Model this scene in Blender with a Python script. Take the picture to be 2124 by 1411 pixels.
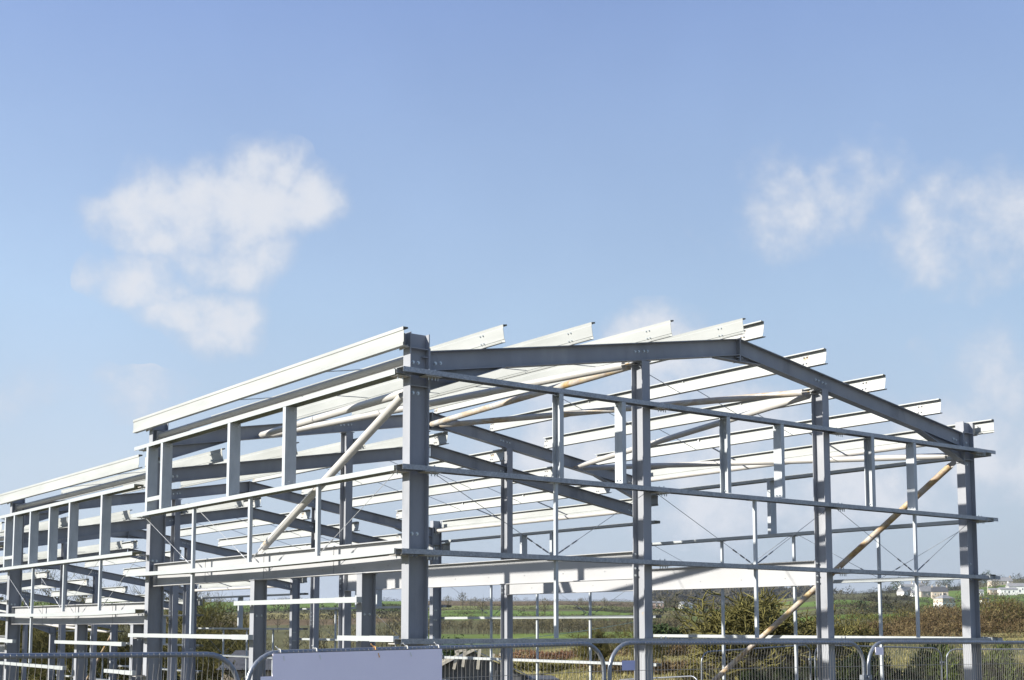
import bpy, bmesh, math, random
from mathutils import Vector, Matrix, noise
from mathutils.geometry import tessellate_polygon
R = math.radians
S = bpy.context.scene
for o in list(bpy.data.objects): bpy.data.objects.remove(o)

# ------------------------------------------------------------------ camera, world, sun
YAW, PITCH, ROLL = 0.6144, 0.099, 0.004
CAM = Vector((-8.6326, -13.2304, 0.0))          # z = 0 is eye height, the ground near the fence lies at -2.2
Rv = Vector((math.cos(YAW), -math.sin(YAW), 0)); Fh = Vector((math.sin(YAW), math.cos(YAW), 0)); Zv = Vector((0, 0, 1))
Fv = Fh*math.cos(PITCH) + Zv*math.sin(PITCH); Uv = -Fh*math.sin(PITCH) + Zv*math.cos(PITCH)
cr, sr = math.cos(ROLL), math.sin(ROLL)
right = Rv*cr + Uv*sr; up = -Rv*sr + Uv*cr
cd = bpy.data.cameras.new('camera'); cam = bpy.data.objects.new('camera', cd); S.collection.objects.link(cam)
m = Matrix((right, up, -Fv)).transposed().to_4x4(); m.translation = CAM
cam.matrix_world = m
FPX = 2666.2
cd.sensor_width = 36; cd.lens = 36*FPX/2124
cd.shift_x = (1062-945.3)/2124; cd.shift_y = (1039.3-705.5)/2124
cd.clip_start = 0.1; cd.clip_end = 20000
S.camera = cam

SUN_EL = R(26.5); sun_dir = Vector((-math.cos(R(20)), math.sin(R(20)), 0))*math.cos(SUN_EL) + Zv*math.sin(SUN_EL)
W = bpy.data.worlds.new('World'); S.world = W; W.use_nodes = True
nt = W.node_tree; nt.nodes.clear()
def N(nt, typ, **kw):
    n = nt.nodes.new(typ)
    for k, v in kw.items():
        if k in ('operation', 'blend_type', 'data_type', 'sky_type', 'interpolation', 'feature', 'noise_dimensions', 'voronoi_dimensions', 'color_mode', 'vector_type'): setattr(n, k, v)
        else: n.inputs[k].default_value = v
    return n
def Lk(nt, a, b): nt.links.new(a, b)
sky = nt.nodes.new('ShaderNodeTexSky'); sky.sky_type = 'NISHITA'; sky.sun_disc = False
sky.sun_elevation = SUN_EL; sky.sun_rotation = math.atan2(sun_dir.x, sun_dir.y); sky.altitude = 0
sky.air_density = 1.0; sky.dust_density = 0.6; sky.ozone_density = 2.5
tc = nt.nodes.new('ShaderNodeTexCoord')
nz = N(nt, 'ShaderNodeTexNoise', Scale=15.0, Detail=10.0, Roughness=0.58, Distortion=0.0); Lk(nt, tc.outputs['Generated'], nz.inputs['Vector'])
nz2 = N(nt, 'ShaderNodeTexNoise', Scale=4.5, Detail=5.0, Roughness=0.5); Lk(nt, tc.outputs['Generated'], nz2.inputs['Vector'])
nz3 = N(nt, 'ShaderNodeTexNoise', Scale=7.0, Detail=4.0, Roughness=0.5); Lk(nt, tc.outputs['Generated'], nz3.inputs['Vector'])
# small distortion of the direction, so that the cloud outlines are ragged
sub = N(nt, 'ShaderNodeVectorMath', operation='SUBTRACT'); sub.inputs[1].default_value = (.5, .5, .5); Lk(nt, nz3.outputs['Color'], sub.inputs[0])
scl = N(nt, 'ShaderNodeVectorMath', operation='SCALE'); scl.inputs['Scale'].default_value = 0.09; Lk(nt, sub.outputs[0], scl.inputs[0])
addv = N(nt, 'ShaderNodeVectorMath', operation='ADD'); Lk(nt, tc.outputs['Generated'], addv.inputs[0]); Lk(nt, scl.outputs[0], addv.inputs[1])
# cumulus patches: direction, half width (radians along the horizon), half height, opacity
CL = [((.392,.866,.318), .040, .024, 1.0), ((.410,.850,.330), .026, .022, .85), ((.352,.885,.300), .030, .014, .85), ((.330,.895,.297), .020, .012, .75), ((.352,.897,.265), .020, .013, .60),
      ((.446,.834,.316), .020, .014, .60), ((.400,.886,.240), .030, .012, .62), ((.405,.885,.222), .020, .012, .55), ((.412,.862,.285), .030, .016, .70),
      ((.720,.607,.328), .022, .030, .62), ((.754,.570,.336), .026, .020, .48), ((.745,.592,.296), .050, .016, .42),
      ((.802,.515,.274), .038, .022, .62), ((.834,.490,.292), .052, .026, .72), ((.77,.56,.29), .04, .012, .38),
      ((.690,.693,.205), .032, .022, .80), ((.680,.720,.160), .036, .02, .45), ((.29,.93,.17), .06, .014, .30), ((.84, .50, .19), .04, .016, .35),
      ((.70, .70, .14), .09, .030, .70), ((.80, .585, .13), .08, .03, .66), ((.75, .65, .10), .12, .022, .62), ((.62, .77, .13), .07, .02, .5), ((.86,.47,.17), .05, .03, .6)]
mask = None
for (d, a, b, w) in CL:
    d = Vector(d).normalized(); t1 = Vector((d.y, -d.x, 0)).normalized(); t2 = d.cross(t1)
    mp = N(nt, 'ShaderNodeVectorMath', operation='SUBTRACT'); Lk(nt, addv.outputs[0], mp.inputs[0]); mp.inputs[1].default_value = d
    comps = []
    for t, s in ((t1, a), (t2, b)):
        dp = N(nt, 'ShaderNodeVectorMath', operation='DOT_PRODUCT'); Lk(nt, mp.outputs[0], dp.inputs[0]); dp.inputs[1].default_value = t/s
        sq = N(nt, 'ShaderNodeMath', operation='MULTIPLY'); Lk(nt, dp.outputs['Value'], sq.inputs[0]); Lk(nt, dp.outputs['Value'], sq.inputs[1]); comps.append(sq)
    ad = N(nt, 'ShaderNodeMath', operation='ADD'); Lk(nt, comps[0].outputs[0], ad.inputs[0]); Lk(nt, comps[1].outputs[0], ad.inputs[1])
    mr = nt.nodes.new('ShaderNodeMapRange'); mr.interpolation_type = 'SMOOTHSTEP'; Lk(nt, ad.outputs[0], mr.inputs['Value'])
    mr.inputs['From Min'].default_value = 0; mr.inputs['From Max'].default_value = 4.6; mr.inputs['To Min'].default_value = w; mr.inputs['To Max'].default_value = 0
    if mask is None: mask = mr.outputs[0]
    else:
        mx = N(nt, 'ShaderNodeMath', operation='MAXIMUM'); Lk(nt, mask, mx.inputs[0]); Lk(nt, mr.outputs[0], mx.inputs[1]); mask = mx.outputs[0]
na = N(nt, 'ShaderNodeMath', operation='MULTIPLY_ADD'); Lk(nt, nz.outputs['Fac'], na.inputs[0]); na.inputs[1].default_value = 2.6; na.inputs[2].default_value = -1.3
nzf = N(nt, 'ShaderNodeTexNoise', Scale=55.0, Detail=8.0, Roughness=0.62); Lk(nt, addv.outputs[0], nzf.inputs['Vector'])
nf = N(nt, 'ShaderNodeMath', operation='MULTIPLY_ADD'); Lk(nt, nzf.outputs['Fac'], nf.inputs[0]); nf.inputs[1].default_value = .42; nf.inputs[2].default_value = -.21
ne = N(nt, 'ShaderNodeMath', operation='ADD'); Lk(nt, na.outputs[0], ne.inputs[0]); Lk(nt, nf.outputs[0], ne.inputs[1])
nb = N(nt, 'ShaderNodeMath', operation='ADD'); Lk(nt, ne.outputs[0], nb.inputs[0]); Lk(nt, mask, nb.inputs[1])
n1 = nt.nodes.new('ShaderNodeMapRange'); n1.interpolation_type = 'SMOOTHSTEP'; Lk(nt, nb.outputs[0], n1.inputs['Value'])
n1.inputs['From Min'].default_value = .14; n1.inputs['From Min'].default_value = .02; n1.inputs['From Max'].default_value = 1.12; n1.inputs['To Max'].default_value = .97
cm = N(nt, 'ShaderNodeMath', operation='MULTIPLY'); Lk(nt, n1.outputs[0], cm.inputs[0]); mg_ = N(nt, 'ShaderNodeMath', operation='GREATER_THAN'); mg_.inputs[1].default_value = .002; Lk(nt, mask, mg_.inputs[0]); Lk(nt, mg_.outputs[0], cm.inputs[1])
# thin high haze that thickens towards the horizon, paler on the sun's side
sep = nt.nodes.new('ShaderNodeSeparateXYZ'); Lk(nt, tc.outputs['Generated'], sep.inputs[0])
veil = nt.nodes.new('ShaderNodeMapRange'); Lk(nt, sep.outputs['Z'], veil.inputs['Value'])
veil.inputs['From Min'].default_value = 0; veil.inputs['From Max'].default_value = .45; veil.inputs['To Min'].default_value = .95; veil.inputs['To Max'].default_value = .64
SKYK = 0.1194
hr = nt.nodes.new('ShaderNodeValToRGB'); Lk(nt, sep.outputs['Z'], hr.inputs[0]); el = hr.color_ramp.elements
while len(el) < 7: el.new(.5)
for q, (p_, c_) in zip(el, ((0.0, (.44, .51, .635)), (.12, (.475, .55, .655)), (.24, (.412, .535, .700)), (.36, (.336, .447, .675)), (.45, (.262, .360, .645)), (.70, (.15, .235, .50)), (1.0, (.085, .15, .38)))):
    q.position = p_; q.color = (*c_, 1)
n2 = nt.nodes.new('ShaderNodeMapRange'); Lk(nt, nz2.outputs['Fac'], n2.inputs['Value']); n2.inputs['From Min'].default_value = .3; n2.inputs['From Max'].default_value = .7; n2.inputs['To Min'].default_value = .94; n2.inputs['To Max'].default_value = 1.06
sx = nt.nodes.new('ShaderNodeMapRange'); Lk(nt, sep.outputs['X'], sx.inputs['Value']); sx.inputs['From Min'].default_value = .25; sx.inputs['From Max'].default_value = .85; sx.inputs['To Min'].default_value = 1.17; sx.inputs['To Max'].default_value = .97
gm = N(nt, 'ShaderNodeMath', operation='MULTIPLY'); Lk(nt, n2.outputs[0], gm.inputs[0]); Lk(nt, sx.outputs[0], gm.inputs[1])
gk = N(nt, 'ShaderNodeMath', operation='MULTIPLY'); Lk(nt, gm.outputs[0], gk.inputs[0]); gk.inputs[1].default_value = 1/.2308
hs = N(nt, 'ShaderNodeVectorMath', operation='SCALE'); Lk(nt, hr.outputs[0], hs.inputs[0]); Lk(nt, gk.outputs[0], hs.inputs['Scale'])
mixv = nt.nodes.new('ShaderNodeMix'); mixv.data_type = 'RGBA'; Lk(nt, veil.outputs[0], mixv.inputs['Factor'])
Lk(nt, sky.outputs[0], mixv.inputs['A']); Lk(nt, hs.outputs[0], mixv.inputs['B'])
mixc = nt.nodes.new('ShaderNodeMix'); mixc.data_type = 'RGBA'; Lk(nt, cm.outputs[0], mixc.inputs['Factor']); Lk(nt, mixv.outputs['Result'], mixc.inputs['A']); 
ccr = nt.nodes.new('ShaderNodeValToRGB'); Lk(nt, cm.outputs[0], ccr.inputs[0]); ce = ccr.color_ramp.elements
ce[0].position = .15; ce[0].color = (.60, .655, .765, 1); ce[1].position = .85; ce[1].color = (.755, .785, .85, 1)
cs = N(nt, 'ShaderNodeVectorMath', operation='SCALE'); Lk(nt, ccr.outputs[0], cs.inputs[0]); cs.inputs['Scale'].default_value = 1/.2308; Lk(nt, cs.outputs[0], mixc.inputs['B'])
bg = nt.nodes.new('ShaderNodeBackground'); bg.inputs['Strength'].default_value = SKYK; Lk(nt, mixc.outputs['Result'], bg.inputs['Color'])
wo = nt.nodes.new('ShaderNodeOutputWorld'); Lk(nt, bg.outputs[0], wo.inputs['Surface'])

sl = bpy.data.lights.new('sun', 'SUN'); sl.energy = 5.0; sl.angle = R(0.53); sl.color = (1.0, .945, .86)
so = bpy.data.objects.new('sun', sl); S.collection.objects.link(so); so.rotation_euler = sun_dir.to_track_quat('Z', 'Y').to_euler()
S.view_settings.view_transform = 'Standard'; S.view_settings.look = 'None'; S.view_settings.gamma = 1; S.view_settings.exposure = 0.95
S.render.engine = 'CYCLES'; S.cycles.max_bounces = 6; S.cycles.diffuse_bounces = 3; S.cycles.glossy_bounces = 2; S.cycles.transparent_max_bounces = 6
S.render.resolution_x = 1024; S.render.resolution_y = 680

def px(x, y, dd):
    "world point seen at photograph pixel (x, y) and distance dd: used only to read positions off the photo"
    a = (x-945.3)/FPX; b = (1039.3-y)/FPX
    D = right*a + up*b + Fv
    return CAM + D*(dd/D.dot(Fh))

# ------------------------------------------------------------------ materials
def mat(name):
    m = bpy.data.materials.new(name); m.use_nodes = True; t = m.node_tree; b = t.nodes['Principled BSDF']; return m, t, b
def ramp(t, stops, src):
    r = t.nodes.new('ShaderNodeValToRGB'); e = r.color_ramp.elements
    while len(e) < len(stops): e.new(0.5)
    for i, (p, c) in enumerate(stops): e[i].position = p; e[i].color = (*c, 1)
    Lk(t, src, r.inputs[0]); return r
def noisy(name, stops, scale=4, detail=5, rough=.6, coord='Object', metallic=0, bump=0, bscale=40, stretch=None, rustamt=None, spec=None, seed=None, vor=None):
    m, t, b = mat(name)
    tcn = t.nodes.new('ShaderNodeTexCoord'); v = tcn.outputs[coord]
    if coord == 'World':
        pass
    if stretch:
        mp = t.nodes.new('ShaderNodeMapping'); mp.inputs['Scale'].default_value = stretch; Lk(t, v, mp.inputs['Vector']); v = mp.outputs[0]
    if vor:
        n = N(t, 'ShaderNodeTexVoronoi', Scale=vor); Lk(t, v, n.inputs['Vector'])
        sp = t.nodes.new('ShaderNodeSeparateColor'); Lk(t, n.outputs['Color'], sp.inputs[0])
        nn = N(t, 'ShaderNodeTexNoise', Scale=scale, Detail=detail); Lk(t, v, nn.inputs['Vector'])
        ma = N(t, 'ShaderNodeMath', operation='MULTIPLY_ADD'); Lk(t, sp.outputs[0], ma.inputs[0]); ma.inputs[1].default_value = .45; 
        ms = N(t, 'ShaderNodeMath', operation='MULTIPLY'); Lk(t, nn.outputs['Fac'], ms.inputs[0]); ms.inputs[1].default_value = .6; Lk(t, ms.outputs[0], ma.inputs[2]); src = ma.outputs[0]
    else:
        n = N(t, 'ShaderNodeTexNoise', Scale=scale, Detail=detail, Roughness=.6); Lk(t, v, n.inputs['Vector']); src = n.outputs['Fac']
    r = ramp(t, stops, src); col = r.outputs[0]
    if rustamt:
        lo, hi, sc, st = rustamt
        mp2 = t.nodes.new('ShaderNodeMapping'); mp2.inputs['Scale'].default_value = st; Lk(t, tcn.outputs[coord], mp2.inputs['Vector'])
        rn = N(t, 'ShaderNodeTexNoise', Scale=sc, Detail=8, Roughness=.7, Distortion=.4); Lk(t, mp2.outputs[0], rn.inputs['Vector'])
        rr = ramp(t, [(lo, (0, 0, 0)), (hi, (1, 1, 1))], rn.outputs['Fac'])
        rc = N(t, 'ShaderNodeTexNoise', Scale=sc*3, Detail=4); Lk(t, tcn.outputs[coord], rc.inputs['Vector'])
        rcol = ramp(t, [(.32, (.20, .10, .03)), (.5, (.36, .22, .06)), (.68, (.42, .31, .12))], rc.outputs['Fac'])
        mx = t.nodes.new('ShaderNodeMix'); mx.data_type = 'RGBA'; Lk(t, rr.outputs[0], mx.inputs['Factor']); Lk(t, col, mx.inputs['A']); Lk(t, rcol.outputs[0], mx.inputs['B']); col = mx.outputs['Result']
    Lk(t, col, b.inputs['Base Color']); b.inputs['Roughness'].default_value = rough; b.inputs['Metallic'].default_value = metallic
    if spec is not None: b.inputs['Specular IOR Level'].default_value = spec
    if bump:
        bn = N(t, 'ShaderNodeTexNoise', Scale=bscale, Detail=4); Lk(t, v, bn.inputs['Vector'])
        bp = N(t, 'ShaderNodeBump', Strength=bump, Distance=.02); Lk(t, bn.outputs['Fac'], bp.inputs['Height']); Lk(t, bp.outputs[0], b.inputs['Normal'])
    return m
M = {}
M['paint'] = noisy('painted_steel', [(.28, (.205, .216, .236)), (.42, (.262, .274, .297)), (.58, (.285, .297, .320)), (.75, (.335, .347, .366))], 1.3, 7, .5, stretch=(2, 2, .7), rustamt=(.69, .76, 3.0, (1, 1, .6)), spec=.22)
M['edge'] = noisy('rust_stained_steel', [(.3, (.34, .33, .31)), (.7, (.42, .41, .39))], 2, 6, .6, rustamt=(.56, .66, 3.5, (1, 1, 1)), spec=.3)
M['purlin'] = noisy('bright_galvanised_steel', [(.3, (.295, .308, .295)), (.5, (.345, .358, .345)), (.7, (.395, .41, .395))], 1.4, 7, .42, stretch=(1, .35, 2.5), spec=.5)
M['rail'] = noisy('spangled_galvanised_steel', [(.15, (.20, .22, .25)), (.45, (.28, .30, .33)), (.8, (.38, .40, .43))], 5, 4, .38, vor=55, metallic=.25, bump=.0)
M['stud'] = noisy('dull_galvanised_steel', [(.3, (.34, .37, .395)), (.55, (.41, .44, .46)), (.8, (.47, .50, .52))], 3, 7, .42, metallic=.0, stretch=(3, 3, 1))
M['tube'] = noisy('off_white_painted_tube', [(.3, (.40, .39, .37)), (.7, (.46, .45, .425))], 2, 5, .42, rustamt=(.64, .74, 1.7, (1, .6, 1)), spec=.4)
M['tuberust'] = noisy('rust_streaked_tube', [(.3, (.40, .39, .37)), (.7, (.46, .45, .425))], 2, 5, .48, rustamt=(.42, .70, 3.2, (1.4, .35, 1.4)), spec=.4)
M['bolt'] = noisy('zinc_bolt', [(.3, (.42, .46, .48)), (.7, (.6, .64, .66))], 20, 2, .3, metallic=.5)
M['wire'] = noisy('steel_wire', [(.3, (.15, .16, .17)), (.7, (.24, .25, .27))], 20, 2, .45, metallic=.5)
M['fence'] = noisy('weathered_galvanised_tube', [(.3, (.17, .19, .215)), (.6, (.24, .26, .29)), (.8, (.33, .35, .37))], 9, 6, .38, metallic=.5)
M['mesh'] = noisy('galvanised_mesh_wire', [(.3, (.22, .22, .21)), (.6, (.32, .30, .27)), (.8, (.22, .12, .08))], 6, 5, .55, metallic=.3)
M['board'] = noisy('plain_white_board', [(.3, (.84, .78, .86)), (.7, (.89, .83, .90))], 2.5, 6, .5)
M['sign'] = noisy('small_lilac_plate', [(.3, (.40, .42, .62)), (.7, (.46, .48, .68))], 8, 4, .5)
M['tie'] = noisy('white_cable_tie', [(.3, (.75, .73, .66)), (.7, (.82, .80, .74))], 8, 2, .5)
M['tieorange'] = noisy('orange_cord', [(.3, (.75, .38, .12)), (.7, (.85, .5, .2))], 8, 2, .6)
M['tieblue'] = noisy('blue_cord', [(.3, (.08, .42, .62)), (.7, (.15, .55, .75))], 8, 2, .6)
M['foot'] = noisy('black_rubber_block', [(.3, (.03, .03, .03)), (.7, (.06, .06, .06))], 8, 2, .8)
M['concrete'] = noisy('concrete', [(.3, (.10, .10, .105)), (.7, (.16, .16, .16))], 2, 8, .85, bump=.3)
M['roadway'] = noisy('pale_concrete_roadway', [(.3, (.14, .14, .14)), (.7, (.20, .197, .19))], 2, 8, .9, bump=.2)
M['bark'] = noisy('mossy_bark', [(.3, (.05, .045, .02)), (.5, (.15, .14, .055)), (.7, (.26, .245, .085))], 3.5, 6, .9, bump=.5, bscale=25, spec=.06)
M['twig'] = noisy('twigs', [(.3, (.045, .042, .018)), (.5, (.115, .105, .038)), (.75, (.20, .185, .062))], .8, 4, .9, spec=.06)
M['twigred'] = noisy('reddish_twigs', [(.3, (.09, .055, .035)), (.55, (.17, .105, .06)), (.75, (.25, .17, .09))], .5, 4, .9, spec=.06)
M['twiggrey'] = noisy('grey_twigs', [(.3, (.06, .055, .038)), (.5, (.13, .115, .065)), (.72, (.23, .20, .10))], .15, 4, .9, spec=.06)
M['ivy'] = noisy('ivy_leaves', [(.3, (.02, .04, .012)), (.5, (.045, .08, .02)), (.75, (.10, .14, .035))], 2.5, 4, .6, spec=.06)
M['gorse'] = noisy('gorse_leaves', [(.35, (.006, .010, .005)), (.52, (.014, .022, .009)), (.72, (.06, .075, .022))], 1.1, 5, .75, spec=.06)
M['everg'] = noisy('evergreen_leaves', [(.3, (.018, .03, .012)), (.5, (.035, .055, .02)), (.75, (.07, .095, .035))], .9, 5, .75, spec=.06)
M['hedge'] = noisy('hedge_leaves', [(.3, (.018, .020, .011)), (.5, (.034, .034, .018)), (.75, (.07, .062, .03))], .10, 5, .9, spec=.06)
M['thicket'] = noisy('thicket_leaves', [(.34, (.025, .026, .010)), (.5, (.085, .08, .028)), (.70, (.19, .17, .06))], 1.2, 5, .85, spec=.06)
M['twigredleaf'] = noisy('reddish_bramble', [(.3, (.10, .055, .035)), (.5, (.18, .10, .06)), (.72, (.26, .17, .10))], .5, 5, .9, spec=.06)
M['bushgreen'] = noisy('mixed_green_leaves', [(.3, (.025, .035, .010)), (.5, (.06, .08, .02)), (.75, (.14, .165, .045))], 2.0, 5, .8, spec=.06)
M['grassblade'] = noisy('grass_blades', [(.3, (.12, .125, .035)), (.45, (.22, .20, .075)), (.7, (.34, .29, .14))], .12, 6, .9, spec=.06)
M['hedge2'] = noisy('hazy_hedge_leaves', [(.3, (.026, .027, .016)), (.5, (.05, .044, .026)), (.75, (.09, .075, .04))], .03, 5, .9, spec=.06)
M['bramble'] = noisy('bramble_stems', [(.34, (.035, .025, .014)), (.5, (.105, .075, .040)), (.68, (.205, .165, .080))], .8, 6, .9, spec=.06)
M['trunk'] = noisy('dark_bark', [(.3, (.035, .03, .02)), (.7, (.10, .09, .055))], 3, 5, .95, spec=.06)
M['block'] = noisy('grey_blockwork', [(.3, (.085, .09, .10)), (.7, (.16, .165, .17))], 1.5, 6, .9)
M['timber'] = noisy('pale_timber', [(.3, (.45, .41, .33)), (.7, (.60, .56, .47))], 5, 5, .8)
M['beige'] = noisy('beige_render', [(.3, (.34, .28, .21)), (.7, (.42, .36, .28))], 2, 5, .85)
M['darkroof'] = noisy('dark_roof', [(.3, (.035, .037, .042)), (.7, (.08, .082, .09))], 3, 5, .7)
M['slate'] = noisy('grey_slate', [(.3, (.17, .175, .18)), (.7, (.27, .265, .26))], .6, 5, .7)
M['stone'] = noisy('buff_stone', [(.3, (.36, .30, .24)), (.7, (.50, .43, .35))], .8, 5, .85)
M['white'] = noisy('white_render', [(.3, (.70, .70, .68)), (.7, (.80, .80, .78))], .4, 4, .7)
M['pink'] = noisy('pinkish_brick', [(.3, (.40, .27, .23)), (.7, (.50, .36, .31))], .4, 4, .8)
M['glass'] = noisy('window_glass', [(.3, (.03, .035, .045)), (.7, (.06, .065, .08))], .4, 4, .15)
M['cable'] = noisy('pale_green_cable', [(.3, (.30, .44, .34)), (.7, (.40, .54, .42))], 2, 2, .6)

# ------------------------------------------------------------------ mesh builder
class MB:
    def __init__(s): s.v = []; s.f = []; s.mi = []
    def quad(s, a, b, c, d, mi=0):
        n = len(s.v); s.v += [tuple(a), tuple(b), tuple(c), tuple(d)]; s.f.append((n, n+1, n+2, n+3)); s.mi.append(mi)
    def tri(s, a, b, c, mi=0):
        n = len(s.v); s.v += [tuple(a), tuple(b), tuple(c)]; s.f.append((n, n+1, n+2)); s.mi.append(mi)
    def prism(s, prof, A, B, u, v, mi=0, caps=True, eA=None, eB=None):
        """sweep a closed 2-D profile from A to B; u, v span the section. eA/eB: plane normal for mitred ends"""
        A = Vector(A); B = Vector(B); u = Vector(u).normalized(); v = Vector(v).normalized(); ax = (B-A).normalized()
        n = len(s.v); k = len(prof)
        for P, e in ((A, eA), (B, eB)):
            for (p, q) in prof:
                x = P + u*p + v*q
                if e is not None:
                    e = Vector(e); x = x + ax*((P-x).dot(e)/ax.dot(e))
                s.v.append(tuple(x))
        flip = sum(prof[i][0]*prof[(i+1) % k][1]-prof[(i+1) % k][0]*prof[i][1] for i in range(k)) * u.cross(v).dot(ax)
        for i in range(k):
            j = (i+1) % k
            s.f.append((n+i, n+j, n+k+j, n+k+i) if flip > 0 else (n+j, n+i, n+k+i, n+k+j)); s.mi.append(mi)
        if caps:
            tris = tessellate_polygon([[Vector((p, q, 0)) for p, q in prof]])
            for t in tris:
                s.f.append((n+t[0], n+t[1], n+t[2])); s.mi.append(mi)
                s.f.append((n+k+t[0], n+k+t[1], n+k+t[2])); s.mi.append(mi)
    def box(s, c, d, mi=0, rz=0, ax=None):
        c = Vector(c); hx, hy, hz = d[0]/2, d[1]/2, d[2]/2
        X, Y, Z = ax if ax else (Vector((math.cos(rz), math.sin(rz), 0)), Vector((-math.sin(rz), math.cos(rz), 0)), Vector((0, 0, 1)))
        n = len(s.v)
        for sx in (-1, 1):
            for sy in (-1, 1):
                for sz in (-1, 1): s.v.append(tuple(c + X*hx*sx + Y*hy*sy + Z*hz*sz))
        for f in ((0, 1, 3, 2), (4, 6, 7, 5), (0, 4, 5, 1), (2, 3, 7, 6), (0, 2, 6, 4), (1, 5, 7, 3)): s.f.append(tuple(n+i for i in f)); s.mi.append(mi)
    def bb(s, x0, x1, y0, y1, z0, z1, mi=0): s.box(((x0+x1)/2, (y0+y1)/2, (z0+z1)/2), (abs(x1-x0), abs(y1-y0), abs(z1-z0)), mi)
    def tube(s, pts, r, n=8, mi=0, caps=True, rs=None):
        pts = [Vector(p) for p in pts]; base = len(s.v); prev = None
        for i, p in enumerate(pts):
            t = (pts[min(i+1, len(pts)-1)]-pts[max(i-1, 0)]).normalized()
            if prev is None:
                a = Vector((0, 0, 1)) if abs(t.z) < .9 else Vector((1, 0, 0)); u = t.cross(a).normalized()
            else:
                u = (prev - t*prev.dot(t)).normalized()
            prev = u; w = t.cross(u); rr = rs[i] if rs else r
            for k in range(n):
                a = 2*math.pi*k/n; s.v.append(tuple(p + (u*math.cos(a)+w*math.sin(a))*rr))
        for i in range(len(pts)-1):
            for k in range(n):
                a = base+i*n+k; b = base+i*n+(k+1) % n; s.f.append((a, b, b+n, a+n)); s.mi.append(mi)
        if caps and n > 2:
            s.f.append(tuple(base+k for k in range(n))[::-1]); s.mi.append(mi)
            e = base+(len(pts)-1)*n; s.f.append(tuple(e+k for k in range(n))); s.mi.append(mi)
    def bolt(s, p, nrm, r=.016, mi=1):
        "domed washer, hexagon head"
        p = Vector(p); nrm = Vector(nrm).normalized(); s.tube([p, p+nrm*.005], r*1.5, 10, mi); s.tube([p+nrm*.005, p+nrm*.02], r, 6, mi)
    def build(s, name, mats, parent=None, smooth=False, loc=None):
        me = bpy.data.meshes.new(name); me.from_pydata(s.v, [], s.f)
        for mm in (mats if isinstance(mats, (list, tuple)) else [mats]): me.materials.append(M[mm] if isinstance(mm, str) else mm)
        if len(me.materials) > 1: me.polygons.foreach_set('material_index', s.mi)
        if smooth: me.polygons.foreach_set('use_smooth', [True]*len(me.polygons))
        me.update()
        o = bpy.data.objects.new(name, me); S.collection.objects.link(o)
        if parent: o.parent = parent
        if loc: o.location = loc
        return o
def tag(o, label=None, cat=None, group=None, kind=None):
    if label: o['label'] = label
    if cat: o['category'] = cat
    if group: o['group'] = group
    if kind: o['kind'] = kind
    return o
def empty(name, loc, label, cat, group=None, rz=0):
    e = bpy.data.objects.new(name, None); e.empty_display_size = .3; S.collection.objects.link(e); e.location = loc; e.rotation_euler = (0, 0, rz)
    return tag(e, label, cat, group)
def smooth_tubes(o, ang=40):
    me = o.data
    me.polygons.foreach_set('use_smooth', [True]*len(me.polygons))
    try: me.set_sharp_from_angle(angle=R(ang))
    except Exception: pass
    return o

def isec(h, b, tf=.011, tw=.007):   # p along depth h (centred), q along flange b (centred)
    H, B, w = h/2, b/2, tw/2
    return [(-H, -B), (-H+tf, -B), (-H+tf, -w), (H-tf, -w), (H-tf, -B), (H, -B), (H, B), (H-tf, B), (H-tf, w), (-H+tf, w), (-H+tf, B), (-H, B)]
def csec(d, f, lip=.016, t=.003):   # web along p from 0..d at q=0, flanges to +q
    return [(0, 0), (d, 0), (d, f), (d-lip, f), (d-lip, f-t), (d-t, f-t), (d-t, t), (t, t), (t, f-t), (lip, f-t), (lip, f), (0, f)]
def zsec(d, f, lip=.02, t=.004, bd=.008):  # p vertical 0..d, q sideways: top flange +q, bottom flange -q; web with rolled-in stiffening lines
    out = [(0, t/2), (0, -f), (lip, -f-.004), (lip, -f+t-.004), (t, -f+t), (t, -t/2), (d*.17, -t/2), (d*.20, -t/2-bd), (d*.80, -t/2-bd), (d*.83, -t/2), (d, -t/2)]
    out2 = [(d, f), (d-lip, f+.004), (d-lip, f-t+.004), (d-t, f-t), (d-t, t/2), (d*.83, t/2), (d*.80, t/2-bd), (d*.20, t/2-bd), (d*.17, t/2)]
    return out+out2
def esec(d, f, lip=.02, t=.004, bd=.010): # eaves section: web at q=0 facing -q, flanges to +q, stiffening lines
    return [(0, 0), (d*.17, 0), (d*.20, bd), (d*.80, bd), (d*.83, 0), (d, 0), (d, f), (d-lip, f), (d-lip, f-t), (d-t, f-t), (d-t, t), (d*.83, t), (d*.80, bd+t), (d*.20, bd+t), (d*.17, t), (t, t), (t, f-t), (lip, f-t), (lip, f), (0, f)]

# ------------------------------------------------------------------ the steel frame
L = 8.35; DZ = -.66; NU = 6; XW = 12.0
GB = -2.45                                   # foot of the columns of the first bay
def zr(x): return 3.440+.1628*x if x <= 6 else 3.440+.1628*(12-x)
X, Y, Z = Vector((1, 0, 0)), Vector((0, 1, 0)), Vector((0, 0, 1))

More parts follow.
